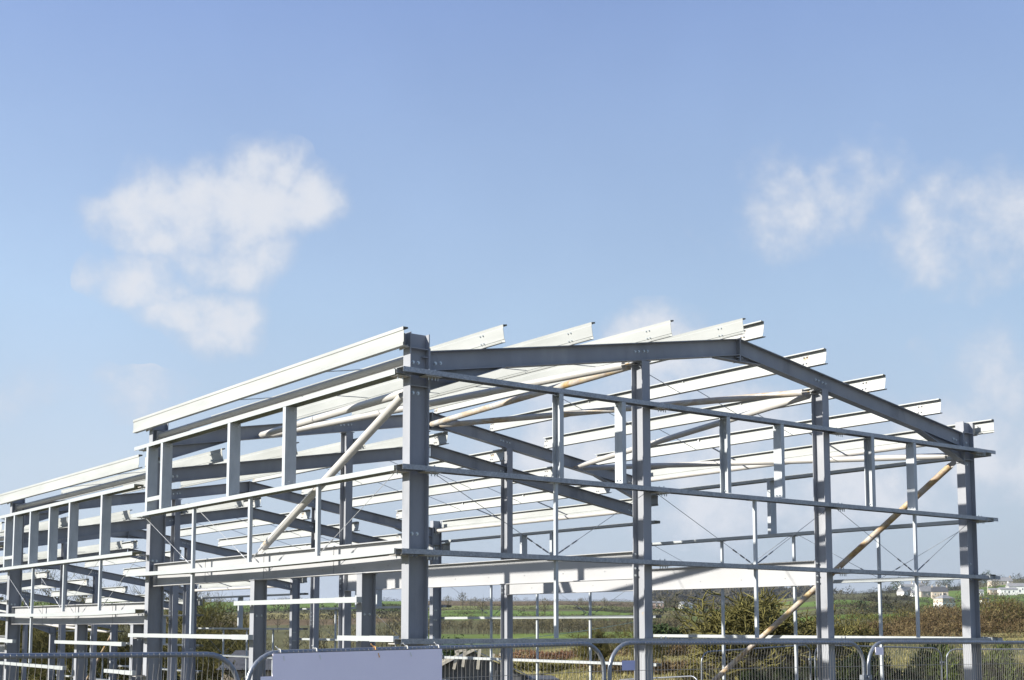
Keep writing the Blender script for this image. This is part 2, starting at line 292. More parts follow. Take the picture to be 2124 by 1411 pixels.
def column_mesh(xc, side, top=3.695, bot=GB):
    b = MB(); xs = xc
    b.prism(isec(.29, .163, .013, .009), (xs, .0815, bot), (xs, .0815, top), X, Y, 0)
    for z in (3.50, 3.02):
        for s in (-1, 1): b.bb(xs-.131, xs+.131, .0815+s*.006, .0815+s*.0775, z-.006, z+.006)
    for s in (-1, 1): b.bb(xs+side*.06, xs+side*.131, .0815+s*.006, .0815+s*.07, 3.395, 3.405)
    # end plate of the rafter connection
    b.bb(xs+side*.1455, xs+side*.162, .004, .159, 2.96, 3.52, 0)
    b.bb(xs-.21, xs+.21, -.12, .28, bot-.02, bot)       # base plate
    for z in (3.33, 3.0-.06, 1.17, .90):
        for dx in (-.055, .02): b.bolt((xs+dx, .077, z), -Y)
    return b
def rafter_mesh(side, post=(3.9457, 7.8847), haunch=True, apexp=True):
    b = MB(); sgn = 1 if side < 0 else -1
    def p(x, z): return Vector((6+sgn*(x-6), .0815, z))
    x0, x1 = .307, 5.988
    A = p(x0, zr(x0)-.127); B = p(x1, zr(x1)-.127); ax = (B-A).normalized(); un = Y.cross(ax) if sgn < 0 else ax.cross(Y); un = un.normalized()
    if un.z < 0: un = -un
    b.prism(isec(.254, .146, .011, .008), A, B, un, Y, 0, eA=X, eB=X)
    if haunch:
        xe = 1.50; zb0 = 2.985; zbe = zr(xe)-.258
        # tapered web
        for s in (-.004, .004):
            q = [p(x0, zr(x0)-.25), p(xe, zr(xe)-.25), p(xe, zbe), p(x0, zb0)]
            q = [v+Y*s for v in q]; b.quad(*(q if s > 0 else q[::-1]))
        A2 = p(x0, zb0+.005); B2 = p(xe, zbe+.002); ax2 = (B2-A2).normalized(); u2 = ax2.cross(Y).normalized()
        b.prism([(-.006, -.073), (.006, -.073), (.006, .073), (-.006, .073)], A2, B2, u2, Y, 0, eA=X)
    if apexp:
        # apex end plate and small haunch
        xx = 6-.0001; w = .012*sgn
        b.bb(min(6, 6-w), max(6, 6-w), .004, .159, 4.06, 4.425)
        for s in (-.004, .004):
            q = [p(5.52, zr(5.52)-.255), p(5.988, zr(5.988)-.255), p(5.988, 4.075), p(5.90, 4.075)]
            q = [v+Y*s for v in q]; b.quad(*q)
        A2 = p(5.52, zr(5.52)-.262); B2 = p(5.988, 4.07); ax2 = (B2-A2).normalized(); u2 = ax2.cross(Y).normalized()
        b.prism([(-.005, -.06), (.005, -.06), (.005, .06), (-.005, .06)], A2, B2, u2, Y, 0, eB=X)
        b.bb(6-w*6, 6-w, .01, .153, zr(6)-.30, zr(6)-.29)
    # bolts: at the eaves end and over the gable post
    for dx in (.12, .20): q = p(x0+dx, zr(x0+dx)-.155); b.bolt((q.x, .077, q.z), -Y)
    pxx = 3.99 if side < 0 else (12-7.94)
    for dx in (-.11, -.04, .06, .13): q = p(pxx+dx, zr(pxx+dx)-.12); b.bolt((q.x, .077, q.z), -Y, .013)
    return b
def post_mesh(x, bot=GB):
    b = MB(); top = zr(x)-.262
    b.prism(isec(.224, .1506, .010, .007), (x+.0753, .112, bot), (x+.0753, .112, top), Y, X, 0)
    b.bb(x-.03, x+.18, -.0, .23, top-.002, top+.010, 0)
    for dx in (.03, .12): b.bolt((x+dx, .05, top-.022), -Z, .011)
    for z in (1.06, .96, .86, .76): b.bolt((x+.025, .2125, z), -Y, .012)
    return b
def purlin_mesh(x, left, y0, y1):
    b = MB(); sl = .1628 if left else -.1628
    un = Vector((-sl, 0, 1)).normalized(); q = Vector((1, 0, sl)).normalized()
    if not left: q = -q
    base = Vector((x, 0, zr(x)+.010))
    b.prism(zsec(.235, .062), base+Y*y0, base+Y*y1, un, q, 0)
    # cleats at each frame and bolt pairs
    for yc in (.08, L+.08):
        if yc < y0 or yc > y1: continue
        c = base + Y*yc + un*.10 + Vector((1, 0, sl)).normalized()*(.008)
        b.box(c, (.008, .12, .20), 1, ax=(q, Y, un))
        for dy in (-.03, .03):
            for du in (.06, .165): 
                b.bolt(base+Y*(yc+dy)+un*du-Vector((1, 0, sl)).normalized()*.008, -Vector((1, 0, sl)).normalized(), .009, 2)
    return b
def rail_cleat(b, x, y, z, side):
    pass

def bay(k, y0, dz):
    names = ['highest steel frame bay, at the near end, with the gable rails',
             'second steel frame bay from the near gable, one step lower',
             'third steel frame bay from the near gable, two steps lower',
             'fourth steel frame bay from the near gable, seen small through the third bay',
             'fifth steel frame bay from the near gable, seen small and low through the others',
             'lowest steel frame bay, at the far end of the stepped row']
    e = empty('steel_frame_building', (0, y0, dz), names[k], 'steel frame', 'stepped bays of the steel frame')
    P = lambda mb, nm, mt, sm=False: mb.build(nm, mt, e, sm)
    first = k == 0
    frames = ([0] if first else []) + [L]
    for fy in frames:
        for xc, s in ((.145, 1), (11.855, -1)): P(column_mesh(xc, s), 'column', ['paint', 'bolt']).location.y = fy
        for sd in (-1, 1): P(rafter_mesh(sd), 'rafter', ['paint', 'bolt']).location.y = fy
        for x in ((3.9457, 7.8847) if fy == 0 else (3.971, 7.929)): P(post_mesh(x), 'gable_post', ['paint', 'bolt']).location.y = fy
    if not first:   # the lower rafters that butt against the taller party frame
        for sd in (-1, 1): P(rafter_mesh(sd, haunch=False, apexp=False), 'rafter', ['paint', 'bolt']).location.y = .002
    # purlins
    for x in (1.2, 2.7, 4.18, 5.67): P(purlin_mesh(x, True, -.38, 8.47), 'purlin', ['purlin', 'edge', 'bolt'])
    for x in (6.12, 7.56, 9.04, 10.54): P(purlin_mesh(x, False, -.33, 8.47), 'purlin', ['purlin', 'edge', 'bolt'])
    b = MB(); b.prism(esec(.237, .075), (-.15, -.06 if first else .26, 3.493), (-.15, 8.93, 3.493), Z, X)
    for yc in (.08, L+.08):
        b.bb(-.075, 0, yc-.06, yc+.06, 3.50, 3.51, 1); b.bb(-.075, -.068, yc-.06, yc+.06, 3.47, 3.67, 1)
    P(b, 'eaves_beam', ['purlin', 'edge'])
    b = MB(); b.prism(esec(.237, .075), (12.16, -.31 if first else -.2, 3.493), (12.16, 8.55, 3.493), Z, -X)
    b.bb(12.0, 12.085, .02, .03, 3.48, 3.68, 1); b.bb(12.0, 12.16, .02, .13, 3.478, 3.488, 1)
    P(b, 'eaves_beam', ['purlin', 'edge'])
    # side rails, left and right; gable rails on the first bay
    def rail(A, B, inward, sag=0, mt='rail', name='wall_rail', dep=.18):
        b = MB(); A = Vector(A); B = Vector(B); n = 8 if sag else 1
        for i in range(n):
            f0, f1 = i/n, (i+1)/n
            a = A.lerp(B, f0) - Z*sag*4*f0*(1-f0); c = A.lerp(B, f1) - Z*sag*4*f1*(1-f1)
            b.prism(csec(dep, .064, .014), a, c, inward, -Z, 0, caps=(n == 1 or i in (0, n-1)))
        return b
    for zt in (3.197, 1.998): P(rail((-.215, 0.02 if first else .27, zt), (-.215, 8.66, zt), X), 'wall_rail', 'rail2')
    P(rail((-.215, 0.0 if first else .05, .975), (-.215, 8.9 if first else 8.7, .965), X, .035), 'wall_rail', 'rail2')
    pcs = [(.88, 4.46, .395), (3.95, 8.70, -.105), (0 if first else .1, 1.36, -.095)] if first else [(.65, 4.35, .395), (3.8, 8.25, -.115), (.1, 1.5, -.10), (7.2, 8.3, .38)]
    for a, c, zt in pcs:
        b = rail((-.215, a, zt), (-.215, c, zt), X, dep=.075); b.bb(-.219, -.138, a-.004, a+.55, zt-.070, zt+.003)
        for py_ in ((1.18, 4.29) if first else (.75, 3.72)):
            if a < py_ < c: b.bb(-.139, -.001, py_-.04, py_+.04, zt-.050, zt-.042)
        P(b, 'opening_rail', 'rail2')
    for zt in (3.15, 1.98, .985, -.11): P(rail((12.215, -.2, zt), (12.215, 8.5, zt), -X), 'wall_rail', 'rail2')
    P(rail((12.215, -.2, -1.3), (12.215, 8.5, -1.3), -X), 'wall_rail', 'rail2')
    # short cleats with nuts under the rail joints
    for zt in (3.197, 1.998, .965, -.115):
        for yc in (.08, L+.08):
            for (xo, s) in ((-.10, 1), (12.10, -1)):
                b = MB(); b.bb(xo-.09, xo+.09, yc-.075, yc+.075, zt-.078, zt-.066, 0)
                for t in (-.05, .02): b.tube([(xo+t, yc-.03, zt-.078), (xo+t, yc-.03, zt-.11)], .008, 6, 1)
                P(b, 'rail_cleat', ['edge', 'bolt'])
    if first:
        for zt, sg in ((3.205, 0), (1.998, 0), (.965, 0), (-.126, 0)):
            for xa, xb in ((-.21, 4.31), (4.315, 8.25), (8.255, 12.40)):
                b = MB(); b.prism(csec(.155, .062, .014), (xa, -.17, zt), (xb, -.17, zt), Y, -Z)
                P(b, 'gable_rail', 'rail')
            for x in (.15, 4.10, 8.03, 11.87):
                b = MB(); b.bb(x-.02, x+.22, -.16, .0, zt-.076, zt-.064)
                for t in (.06, .11, .16, .20): b.tube([(x+t, -.10, zt-.076), (x+t, -.10, zt-.115)], .007, 6, 1); 
                for t in (.08, .17): b.tube([(x+t, -.08, zt), (x+t, -.08, zt+.028)], .009, 6, 1)
                P(b, 'rail_cleat', ['edge', 'bolt'])
        # window uprights of the gable
        for x, s in ((2.345, -1), (3.40, 1), (5.56, -1), (6.68, 1), (8.95, -1), (10.0, 1)):
            b = MB(); b.prism(csec(.155, .07, .014), (x, -.168, 2.003), (x, -.168, 3.14), Y, X*s); 
            b.bb(x+.006*s, x+.06*s, -.15, -.03, 3.12, 3.128, 1)
            for zz in (2.05, 3.09):
                for yy in (-.12, -.06): b.bolt((x-(.001 if s > 0 else .004), yy, zz), -X, .008, 1)
            P(b, 'window_upright', ['stud', 'bolt'])
        # sag posts
        for x in (2.23, 6.10, 10.03):
            for z0, z1 in ((.97, 1.935), (-.12, .90)):
                b = MB(); b.prism([(0, 0), (.045, 0), (.045, .004), (.004, .004), (.004, .045), (0, .045)], (x, -.13, z0), (x, -.13, z1), X, Y)
                b.bb(x-.06, x+.09, -.15, -.02, z1-.002, z1+.004)
                P(b, 'sag_post', 'stud')
        for (xa, xm, xb) in ((.30, 2.23, 3.95), (4.10, 6.12, 7.88), (8.05, 10.05, 11.71)):
            for xe in (xa, xb):
                b = MB(); A = Vector((xe, -.08, 1.93)); Bm = Vector((xm+(.03 if xe > xm else -.02), -.08, .97)); b.tube([A, Bm], .0042, 5)
                for f in (.80, .88, .94):    # hook and turnbuckle links
                    c = A.lerp(Bm, f); t = (Bm-A).normalized(); b.tube([c-t*.05, c+t*.05], .011, 6)
                P(b, 'tie_wire', 'wire')
        # floor beams running back from the gable posts
        for xb_ in (4.02, 7.96):
            b = MB(); b.prism(isec(.395, .142, .011, .008), (xb_, .232, .91), (xb_, L-.01, .91), Z, X)
            b.bb(xb_-.075, xb_+.075, .226, .238, .70, 1.12); b.bb(xb_-.075, xb_+.075, L-.022, L-.010, .70, 1.12)
            for i in range(8): b.tube([(xb_-.0045, .9+i*.95, .84), (xb_-.0055, .9+i*.95, .84)], .011, 8, 1)
            P(b, 'floor_beam', ['paint2', 'wire'])
    # side beam on short posts
    b = MB(); b.prism(isec(.395, .142, .012, .008), (.145, .175, .915), (.145, L-.012, .915), Z, X)
    for yy in (2.1, 4.2, 6.3): b.bb(.134, .141, yy-.006, yy+.006, .735, 1.10)
    b.bb(.075, .215, .164, .176, .71, 1.12); b.bb(.075, .215, L-.012, L-.002, .71, 1.12)
    for i in range(9): b.tube([(.1395, .7+i*.85, .80), (.140, .7+i*.85, .80)], .011, 8, 1)
    P(b, 'floor_beam', ['paint2', 'wire'])
    for yy in ((1.18, 4.29) if first else (.75, 3.72)):
        b = MB(); b.prism(isec(.215, .133, .010, .007), (.11, yy, GB), (.11, yy, .708), X, Y); b.bb(-.01, .23, yy-.09, yy+.09, .706, .7165)
        for dx in (-.03, .05): b.bolt((.11+dx, yy-.0035, .18), -Y, .012)
        P(b, 'short_post', ['paint', 'bolt'])
    # window uprights of the side wall
    for yy in ((2.90, 4.72, 7.36, 8.00) if first else (1.86, 3.68, 4.92, 6.22, 7.38, 8.06)):
        b = MB(); b.prism(csec(.18, .085, .014), (-.213, yy, 2.003), (-.213, yy, 3.13), X, Y)
        b.bb(-.20, -.05, yy+.006, yy+.07, 3.11, 3.118, 1)
        for zz in (2.06, 3.08):
            for xx in (-.15, -.08): b.bolt((xx, yy-.001, zz), -Y, .007, 1)
        P(b, 'window_upright', ['stud', 'bolt'])
    b = MB(); y1_, y2_ = (7.45, 8.0) if first else (7.47, 8.06)
    b.bb(-.21, -.15, y1_, y2_, 2.17, 2.24); P(b, 'short_rail', 'rail2')
    for yy in ((4.72,) if first else (4.72, 3.5)):
        b = MB(); b.prism(csec(.18, .085, .014), (12.213, yy, 1.98), (12.213, yy, 3.09), -X, Y); P(b, 'window_upright', ['stud'])
    # sag posts and tie wires of the side walls
    for yy in (2.05, 4.12, 6.16):
        lo = .97 if yy != 6.16 else -.10
        b = MB(); b.prism([(0, 0), (.05, 0), (.05, .004), (.004, .004), (.004, .06), (0, .06)], (-.16, yy-.03, lo), (-.16, yy-.03, 1.935), X, Y); b.bb(-.20, -.06, yy-.07, yy+.07, .893, .899); P(b, 'sag_post', 'stud')
    for yy in (2.15, 4.2, 6.17):
        b = MB(); b.prism([(0, 0), (.05, 0), (.05, .004), (.004, .004), (.004, .05), (0, .05)], (12.12, yy, -1.3), (12.12, yy, 1.92), X, Y); b.bb(12.08, 12.19, yy-.06, yy+.1, .91, .916); b.bb(12.08, 12.19, yy-.06, yy+.1, 1.90, 1.906); P(b, 'sag_post', 'stud')
    for (ya, yb) in ((.12, 2.05), (2.15, 4.12), (6.1, 4.16), (8.3, 6.2)):
        b = MB(); A = Vector((-.13, ya, 1.93)); Bm = Vector((-.13, yb, .98)); b.tube([A, Bm], .0042, 5); t = (Bm-A).normalized()
        for f in (.82, .90): c = A.lerp(Bm, f); b.tube([c-t*.05, c+t*.05], .011, 6)
        P(b, 'tie_wire', 'wire2')
    for (ya, yb) in ((.12, 2.10), (4.1, 2.2), (8.3, 6.2), (4.3, 6.1)):
        b = MB(); A = Vector((12.13, ya, 1.93)); Bm = Vector((12.13, yb, 1.0)); b.tube([A, Bm], .0042, 5); t = (Bm-A).normalized()
        for f in (.82, .90): c = A.lerp(Bm, f); b.tube([c-t*.05, c+t*.05], .011, 6)
        P(b, 'tie_wire', 'wire')
    # eaves struts
    for x in (.15, 11.85):
        b = MB(); b.tube([(x, .165, 3.405), (x, L-.002, 3.405)], .054, 20, 0); b.bb(x-.08, x+.08, .163, .175, 3.33, 3.48, 1); b.bb(x-.08, x+.08, L-.012, L-.001, 3.33, 3.48, 1)
        smooth_tubes(P(b, 'eaves_strut', ['tube', 'edge']))
    # anti-sag rods between the purlins
    for yy in (2.78, 5.30):
        for x0_, x1_ in ((1.2, 2.7), (2.7, 4.18), (4.18, 5.67)):
            b = MB(); b.tube([(x0_, yy, zr(x0_)+.20), (x1_, yy+.15, zr(x1_)+.06)], .007, 5); P(b, 'sag_rod', 'wire2')
        for x0_, x1_ in ((6.12, 7.56), (7.56, 9.04), (9.04, 10.54), (10.54, 12.1)):
            b = MB(); b.tube([(x0_, yy, zr(x0_)+.20), (x1_, yy+.15, zr(x1_)+.06)], .007 if x1_ < 12 else .016, 5); P(b, 'sag_rod', 'wire2')
    for yy in (2.27, 5.05):
        b = MB(); b.prism([(-.02, -.004), (.02, -.004), (.02, .004), (-.02, .004)], (-.07, yy+.08, 3.55), (1.16, yy-.05, 3.74), Y, Z); P(b, 'eaves_tie', 'stud')
    # roof bracing and wall bracing
    if k in (0, NU-1):
        nodes = [((.32, .2, 3.05), (2.09, 8.30, 3.58)), ((2.20, 8.28, 3.58), (3.92, .24, 3.80)), ((4.00, .24, 3.80), (5.90, 8.28, 4.14)),
                 ((6.08, 8.28, 4.14), (7.85, .24, 3.83)), ((7.93, .24, 3.80), (9.80, 8.28, 3.57)), ((9.92, 8.28, 3.55), (11.68, .24, 3.10))]
        for i, (A, B) in enumerate(nodes):
            b = MB(); A = Vector(A); B = Vector(B); t = (B-A).normalized(); b.tube([A+t*.10, B-t*.10], .056, 20, 0)
            u_ = t.cross(Z).normalized(); w_ = u_.cross(t)
            for E_, s in ((A, 1), (B, -1)): b.box(E_+t*s*.03, (.22, .11, .010), 1, ax=(t, u_, w_))
            b.tube([A+t*1.35, A+t*1.362], .0565, 20, 1, caps=False)
            smooth_tubes(P(b, 'roof_brace', ['tuberust' if i in (2, 3) else 'tube', 'edge']))
        for i, (A, B) in enumerate((((.15, .30, 3.00), (.15, 4.33, 1.16)), ((11.85, .28, 3.02), (11.85, 8.15, -2.43)))):
            b = MB(); A = Vector(A); B = Vector(B); t = (B-A).normalized(); b.tube([A+t*.12, B-t*.12], .057, 20, 0)
            for E_, s in ((A, 1), (B, -1)): b.box(E_+t*s*.05, (.24, .010, .10), 1, ax=(t, X, t.cross(X)))
            smooth_tubes(P(b, 'wall_brace', ['tube' if i == 0 else 'tuberust2', 'edge']))
    return e
M['rail2'] = noisy('pale_galvanised_steel', [(.3, (.34, .365, .37)), (.55, (.39, .415, .415)), (.8, (.43, .455, .455))], 3, 7, .4, metallic=.1, stretch=(1, .5, 3))
M['paint2'] = noisy('painted_floor_beam', [(.3, (.325, .33, .335)), (.55, (.355, .36, .365)), (.75, (.385, .39, .39))], 1.1, 7, .5, rustamt=(.77, .82, 2.2, (1, 1, 1)), spec=.35)
M['wire2'] = noisy('pale_steel_wire', [(.3, (.30, .31, .32)), (.7, (.42, .43, .44))], 20, 2, .45, metallic=.4)
M['tuberust2'] = noisy('heavily_rust_streaked_tube', [(.3, (.42, .41, .40)), (.7, (.48, .47, .46))], 2, 5, .48, rustamt=(.34, .60, 3.4, (1.6, .45, .6)), spec=.4)
for k in range(NU): bay(k, k*L, k*DZ)

# ------------------------------------------------------------------ terrain
PR = {  # photograph column: [(distance, height)]
    -600: [(0, -2.2), (20, -2.4), (40, -4.2), (60, -6.0), (80, -7.5), (150, -9.5), (300, -8), (450, -3), (600, 3.0), (800, 9), (1000, 15.5), (1300, 25.2), (1600, 27), (2600, 15), (9000, -10)],
    300: [(0, -2.2), (20, -2.4), (40, -4.2), (60, -6.0), (80, -7.3), (150, -9), (300, -7), (450, -2), (600, 3.8), (800, 10), (1000, 16.5), (1300, 25.5), (1600, 27), (2600, 15), (9000, -10)],
    900: [(0, -2.2), (20, -2.3), (40, -3.2), (60, -3.9), (80, -4.5), (150, -5), (250, -4.2), (350, -1.4), (450, -.4), (600, 5.4), (800, 11), (1000, 18), (1300, 27.5), (1600, 29), (2600, 15), (9000, -10)],
    1250: [(0, -2.2), (20, -2.3), (40, -2.4), (60, -2.15), (75, -2.3), (100, -2.1), (150, -2.6), (250, -2.3), (350, -1.2), (450, -.4), (600, 5.6), (800, 11), (1000, 18.4), (1300, 28.3), (1600, 30), (2600, 22), (9000, -10)],
    1400: [(0, -2.2), (20, -2.3), (40, -2.45), (60, -2.1), (80, -2.0), (100, -1.8), (150, -1.8), (250, -1.2), (350, -.8), (450, .2), (600, 5.5), (800, 11), (1000, 17), (1300, 26.5), (1600, 31), (2600, 66), (3600, 92), (9000, -10)],
    1500: [(0, -2.2), (20, -2.3), (40, -2.45), (60, -2.1), (80, -1.9), (100, -1.7), (150, -1.6), (250, -1.0), (350, -.8), (450, .5), (600, 5.5), (800, 10.5), (1000, 16.5), (1300, 25), (1600, 31), (2600, 76), (3600, 95), (9000, -10)],
    1750: [(0, -2.2), (20, -2.3), (40, -2.5), (60, -1.95), (80, -1.65), (100, -1.4), (120, -1.0), (150, -.45), (185, -.15), (300, 1.2), (350, 2.0), (450, 5.0), (550, 8.9), (700, 14.4), (850, 20), (1000, 25.9), (1300, 36.6), (1600, 45), (2600, 55), (9000, -10)],
    1950: [(0, -2.2), (20, -2.3), (40, -2.45), (60, -1.9), (80, -1.6), (100, -1.3), (120, -.85), (150, -.3), (185, .2), (300, 2.0), (500, 7.6), (700, 11.8), (890, 14.2), (960, 19.5), (1040, 26), (1130, 31), (1300, 39), (1600, 53), (2600, 70), (9000, -10)],
    2124: [(0, -2.2), (20, -2.3), (40, -2.45), (60, -1.9), (80, -1.6), (100, -1.2), (120, -.7), (150, -.1), (185, .6), (300, 3.0), (500, 9.0), (700, 14), (900, 19.5), (1100, 30.5), (1300, 46), (1600, 65), (2600, 85), (9000, -10)],
    3000: [(0, -2.2), (20, -2.3), (40, -2.3), (60, -1.8), (80, -1.4), (100, -1.0), (120, -.6), (150, 0), (185, .8), (300, 4.0), (500, 10.0), (700, 17), (900, 29), (1100, 42), (1300, 56), (1600, 76), (2600, 95), (9000, -10)]}
PK = sorted(PR)
def prof(tab, d):
    if d <= tab[0][0]: return tab[0][1]
    for (a, za), (b, zb) in zip(tab, tab[1:]):
        if d <= b:
            f = (d-a)/(b-a); return za+(zb-za)*f
    return tab[-1][1]
def terr_rel(u, d):
    x = 945.3 + FPX*u
    x = max(PK[0], min(PK[-1], x))
    for a, b in zip(PK, PK[1:]):
        if x <= b:
            f = (x-a)/(b-a); f = f*f*(3-2*f); z = prof(PR[a], d)*(1-f) + prof(PR[b], d)*f; break
    return z
def ground(x, y):
    v = Vector((x, y, 0))-CAM; v.z = 0; d = v.length; ang = math.atan2(v.dot(Rv), v.dot(Fh))
    ang = max(-1.2, min(1.2, ang)); z = terr_rel(math.tan(ang), d*math.cos(ang) if abs(ang) < 1.15 else d)
    a = min(1, max(0, (d-30)/200)); z += noise.noise(Vector((x*.02, y*.02, 0)))*.9*a + noise.noise(Vector((x*.15, y*.15, 3)))*.10*min(1, d/40)
    # the plot falls away in steps along the row of bays
    if x < 16 and y > 0:
        w = min(1, max(0, (16-x)/3.0)) * min(1, max(0, (62-y)/12)); z = z*(1-w) + w*(-2.52-.079*max(0, y))
    return z
FIELD = [(0.145, .135, .055), (0.150, .170, .055), (.120, .090, .052), (.095, .095, .045), (.22, .20, .085), (.080, .125, .028), (.115, .160, .040), (.105, .165, .034)]
def field_id(u, d, x, y):
    px_ = 945.3+FPX*u; w = noise.noise(Vector((u*9, 2.2, 0)))*.06 + noise.noise(Vector((u*31, 7, 0)))*.015
    dd = d*(1+w)
    if dd < 88: return 0                       # rough grass by the site
    if dd < 118: return 4 if px_ < 1650 else 3
    if dd < 185: return 4
    if dd < 260: return 3
    if px_ > 1640:
        lim = [400, 470, 545, 600, 660, 830, 1330, 2300]
        pal = [3, 7, 3, 6, 3, 7, 3, 3, 3] if px_ < 1900 else [3, 3, 3, 6, 3, 6, 7, 3, 3]
    elif px_ > 1330:
        lim = [380, 470, 640, 720, 850, 1000, 1150, 1300, 1800, 2300, 2600]
        pal = [3, 3, 6, 3, 4, 6, 2, 1, 3, 3, 6, 3]
    elif px_ > 850:
        lim = [350, 560, 800, 860, 985, 1270, 2300]
        pal = [6, 3, 7, 3, 1, 2, 3, 3]
    else:
        lim = [350, 520, 590, 700, 800, 1280, 2300]
        pal = [3, 3, 2, 4, 3, 7, 3, 3]
    for i, l in enumerate(lim):
        if dd < l: return pal[i]
    return pal[-1]
def make_ground():
    radii = [0, 2, 4, 6, 9]
    r = 9
    while r < 9000: r *= (1.045 if r < 120 else 1.022 if r < 1700 else 1.09); radii.append(r)
    angs = []
    a = -180.0
    while a < 180: angs.append(a); a += .22 if -27 < a < 32 else 3.0
    verts = []; cols = []
    for ri, rr in enumerate(radii):
        for aa in angs:
            t = R(aa); dv = Fh*math.cos(t)+Rv*math.sin(t); p = CAM+dv*rr; z = ground(p.x, p.y)
            verts.append((p.x, p.y, z if rr > 0 else -2.2))
            u = math.tan(max(-1.2, min(1.2, t))); cols.append(FIELD[field_id(u, rr*math.cos(t) if abs(t) < 1.2 else rr, p.x, p.y)])
    n = len(angs); faces = []
    for ri in range(len(radii)-1):
        for i in range(n):
            j = (i+1) % n; faces.append((ri*n+i, ri*n+j, (ri+1)*n+j, (ri+1)*n+i))
    me = bpy.data.meshes.new('ground'); me.from_pydata(verts, [], [f[::-1] for f in faces])
    ca = me.color_attributes.new('field', 'FLOAT_COLOR', 'POINT'); flat = []
    for c in cols: flat += [c[0], c[1], c[2], 1]
    ca.data.foreach_set('color', flat)
    mg, t, b = mat('grass_and_fields')
    at = t.nodes.new('ShaderNodeAttribute'); at.attribute_name = 'field'
    tcn = t.nodes.new('ShaderNodeTexCoord')
    nA = N(t, 'ShaderNodeTexNoise', Scale=.05, Detail=8, Roughness=.65); Lk(t, tcn.outputs['Object'], nA.inputs['Vector'])
    nB = N(t, 'ShaderNodeTexNoise', Scale=1.6, Detail=8, Roughness=.7); Lk(t, tcn.outputs['Object'], nB.inputs['Vector'])
    rA = ramp(t, [(.3, (.70, .66, .60)), (.5, (1, 1, 1)), (.72, (1.35, 1.25, 1.1))], nA.outputs['Fac'])
    rB = ramp(t, [(.3, (.55, .50, .45)), (.5, (1, 1, 1)), (.72, (1.6, 1.45, 1.15))], nB.outputs['Fac'])
    m1 = t.nodes.new('ShaderNodeMix'); m1.data_type = 'RGBA'; m1.blend_type = 'MULTIPLY'; m1.inputs['Factor'].default_value = 1; Lk(t, at.outputs['Color'], m1.inputs['A']); Lk(t, rA.outputs[0], m1.inputs['B'])
    m2 = t.nodes.new('ShaderNodeMix'); m2.data_type = 'RGBA'; m2.blend_type = 'MULTIPLY'; m2.inputs['Factor'].default_value = .8; Lk(t, m1.outputs['Result'], m2.inputs['A']); Lk(t, rB.outputs[0], m2.inputs['B'])
    Lk(t, m2.outputs['Result'], b.inputs['Base Color']); b.inputs['Roughness'].default_value = 1; b.inputs['Specular IOR Level'].default_value = .1
    bn = N(t, 'ShaderNodeTexNoise', Scale=3, Detail=8, Roughness=.7); Lk(t, tcn.outputs['Object'], bn.inputs['Vector']); bp = N(t, 'ShaderNodeBump', Strength=.8, Distance=.15); Lk(t, bn.outputs['Fac'], bp.inputs['Height']); Lk(t, bp.outputs[0], b.inputs['Normal'])
    me.materials.append(mg); me.polygons.foreach_set('use_smooth', [True]*len(me.polygons))
    o = bpy.data.objects.new('ground', me); S.collection.objects.link(o); tag(o, kind='structure')
make_ground()
# stepped concrete pads under the bays
pad = MB()
for k in range(NU): pad.bb(-.6, 12.6, k*L-(.5 if k == 0 else 0), (k+1)*L+.16*(k == NU-1)-.002, GB+k*DZ-.9, GB+k*DZ-.02)
tag(pad.build('concrete_slab', 'concrete'), kind='structure')

rd = MB(); rd.quad((-60, -60, -2.17), (60, -60, -2.17), (60, -6.2, -2.17), (-60, -6.2, -2.17)); rd.quad((-60, -6.2, -2.17), (60, -6.2, -2.17), (60, -6.2, -3.2), (-60, -6.2, -3.2))
tag(rd.build('road', 'roadway'), kind='structure')
pv = MB(); pv.bb(-60, 60, -6.2, -5.05, -3.2, -2.06); tag(pv.build('pavement', 'roadway'), kind='structure')

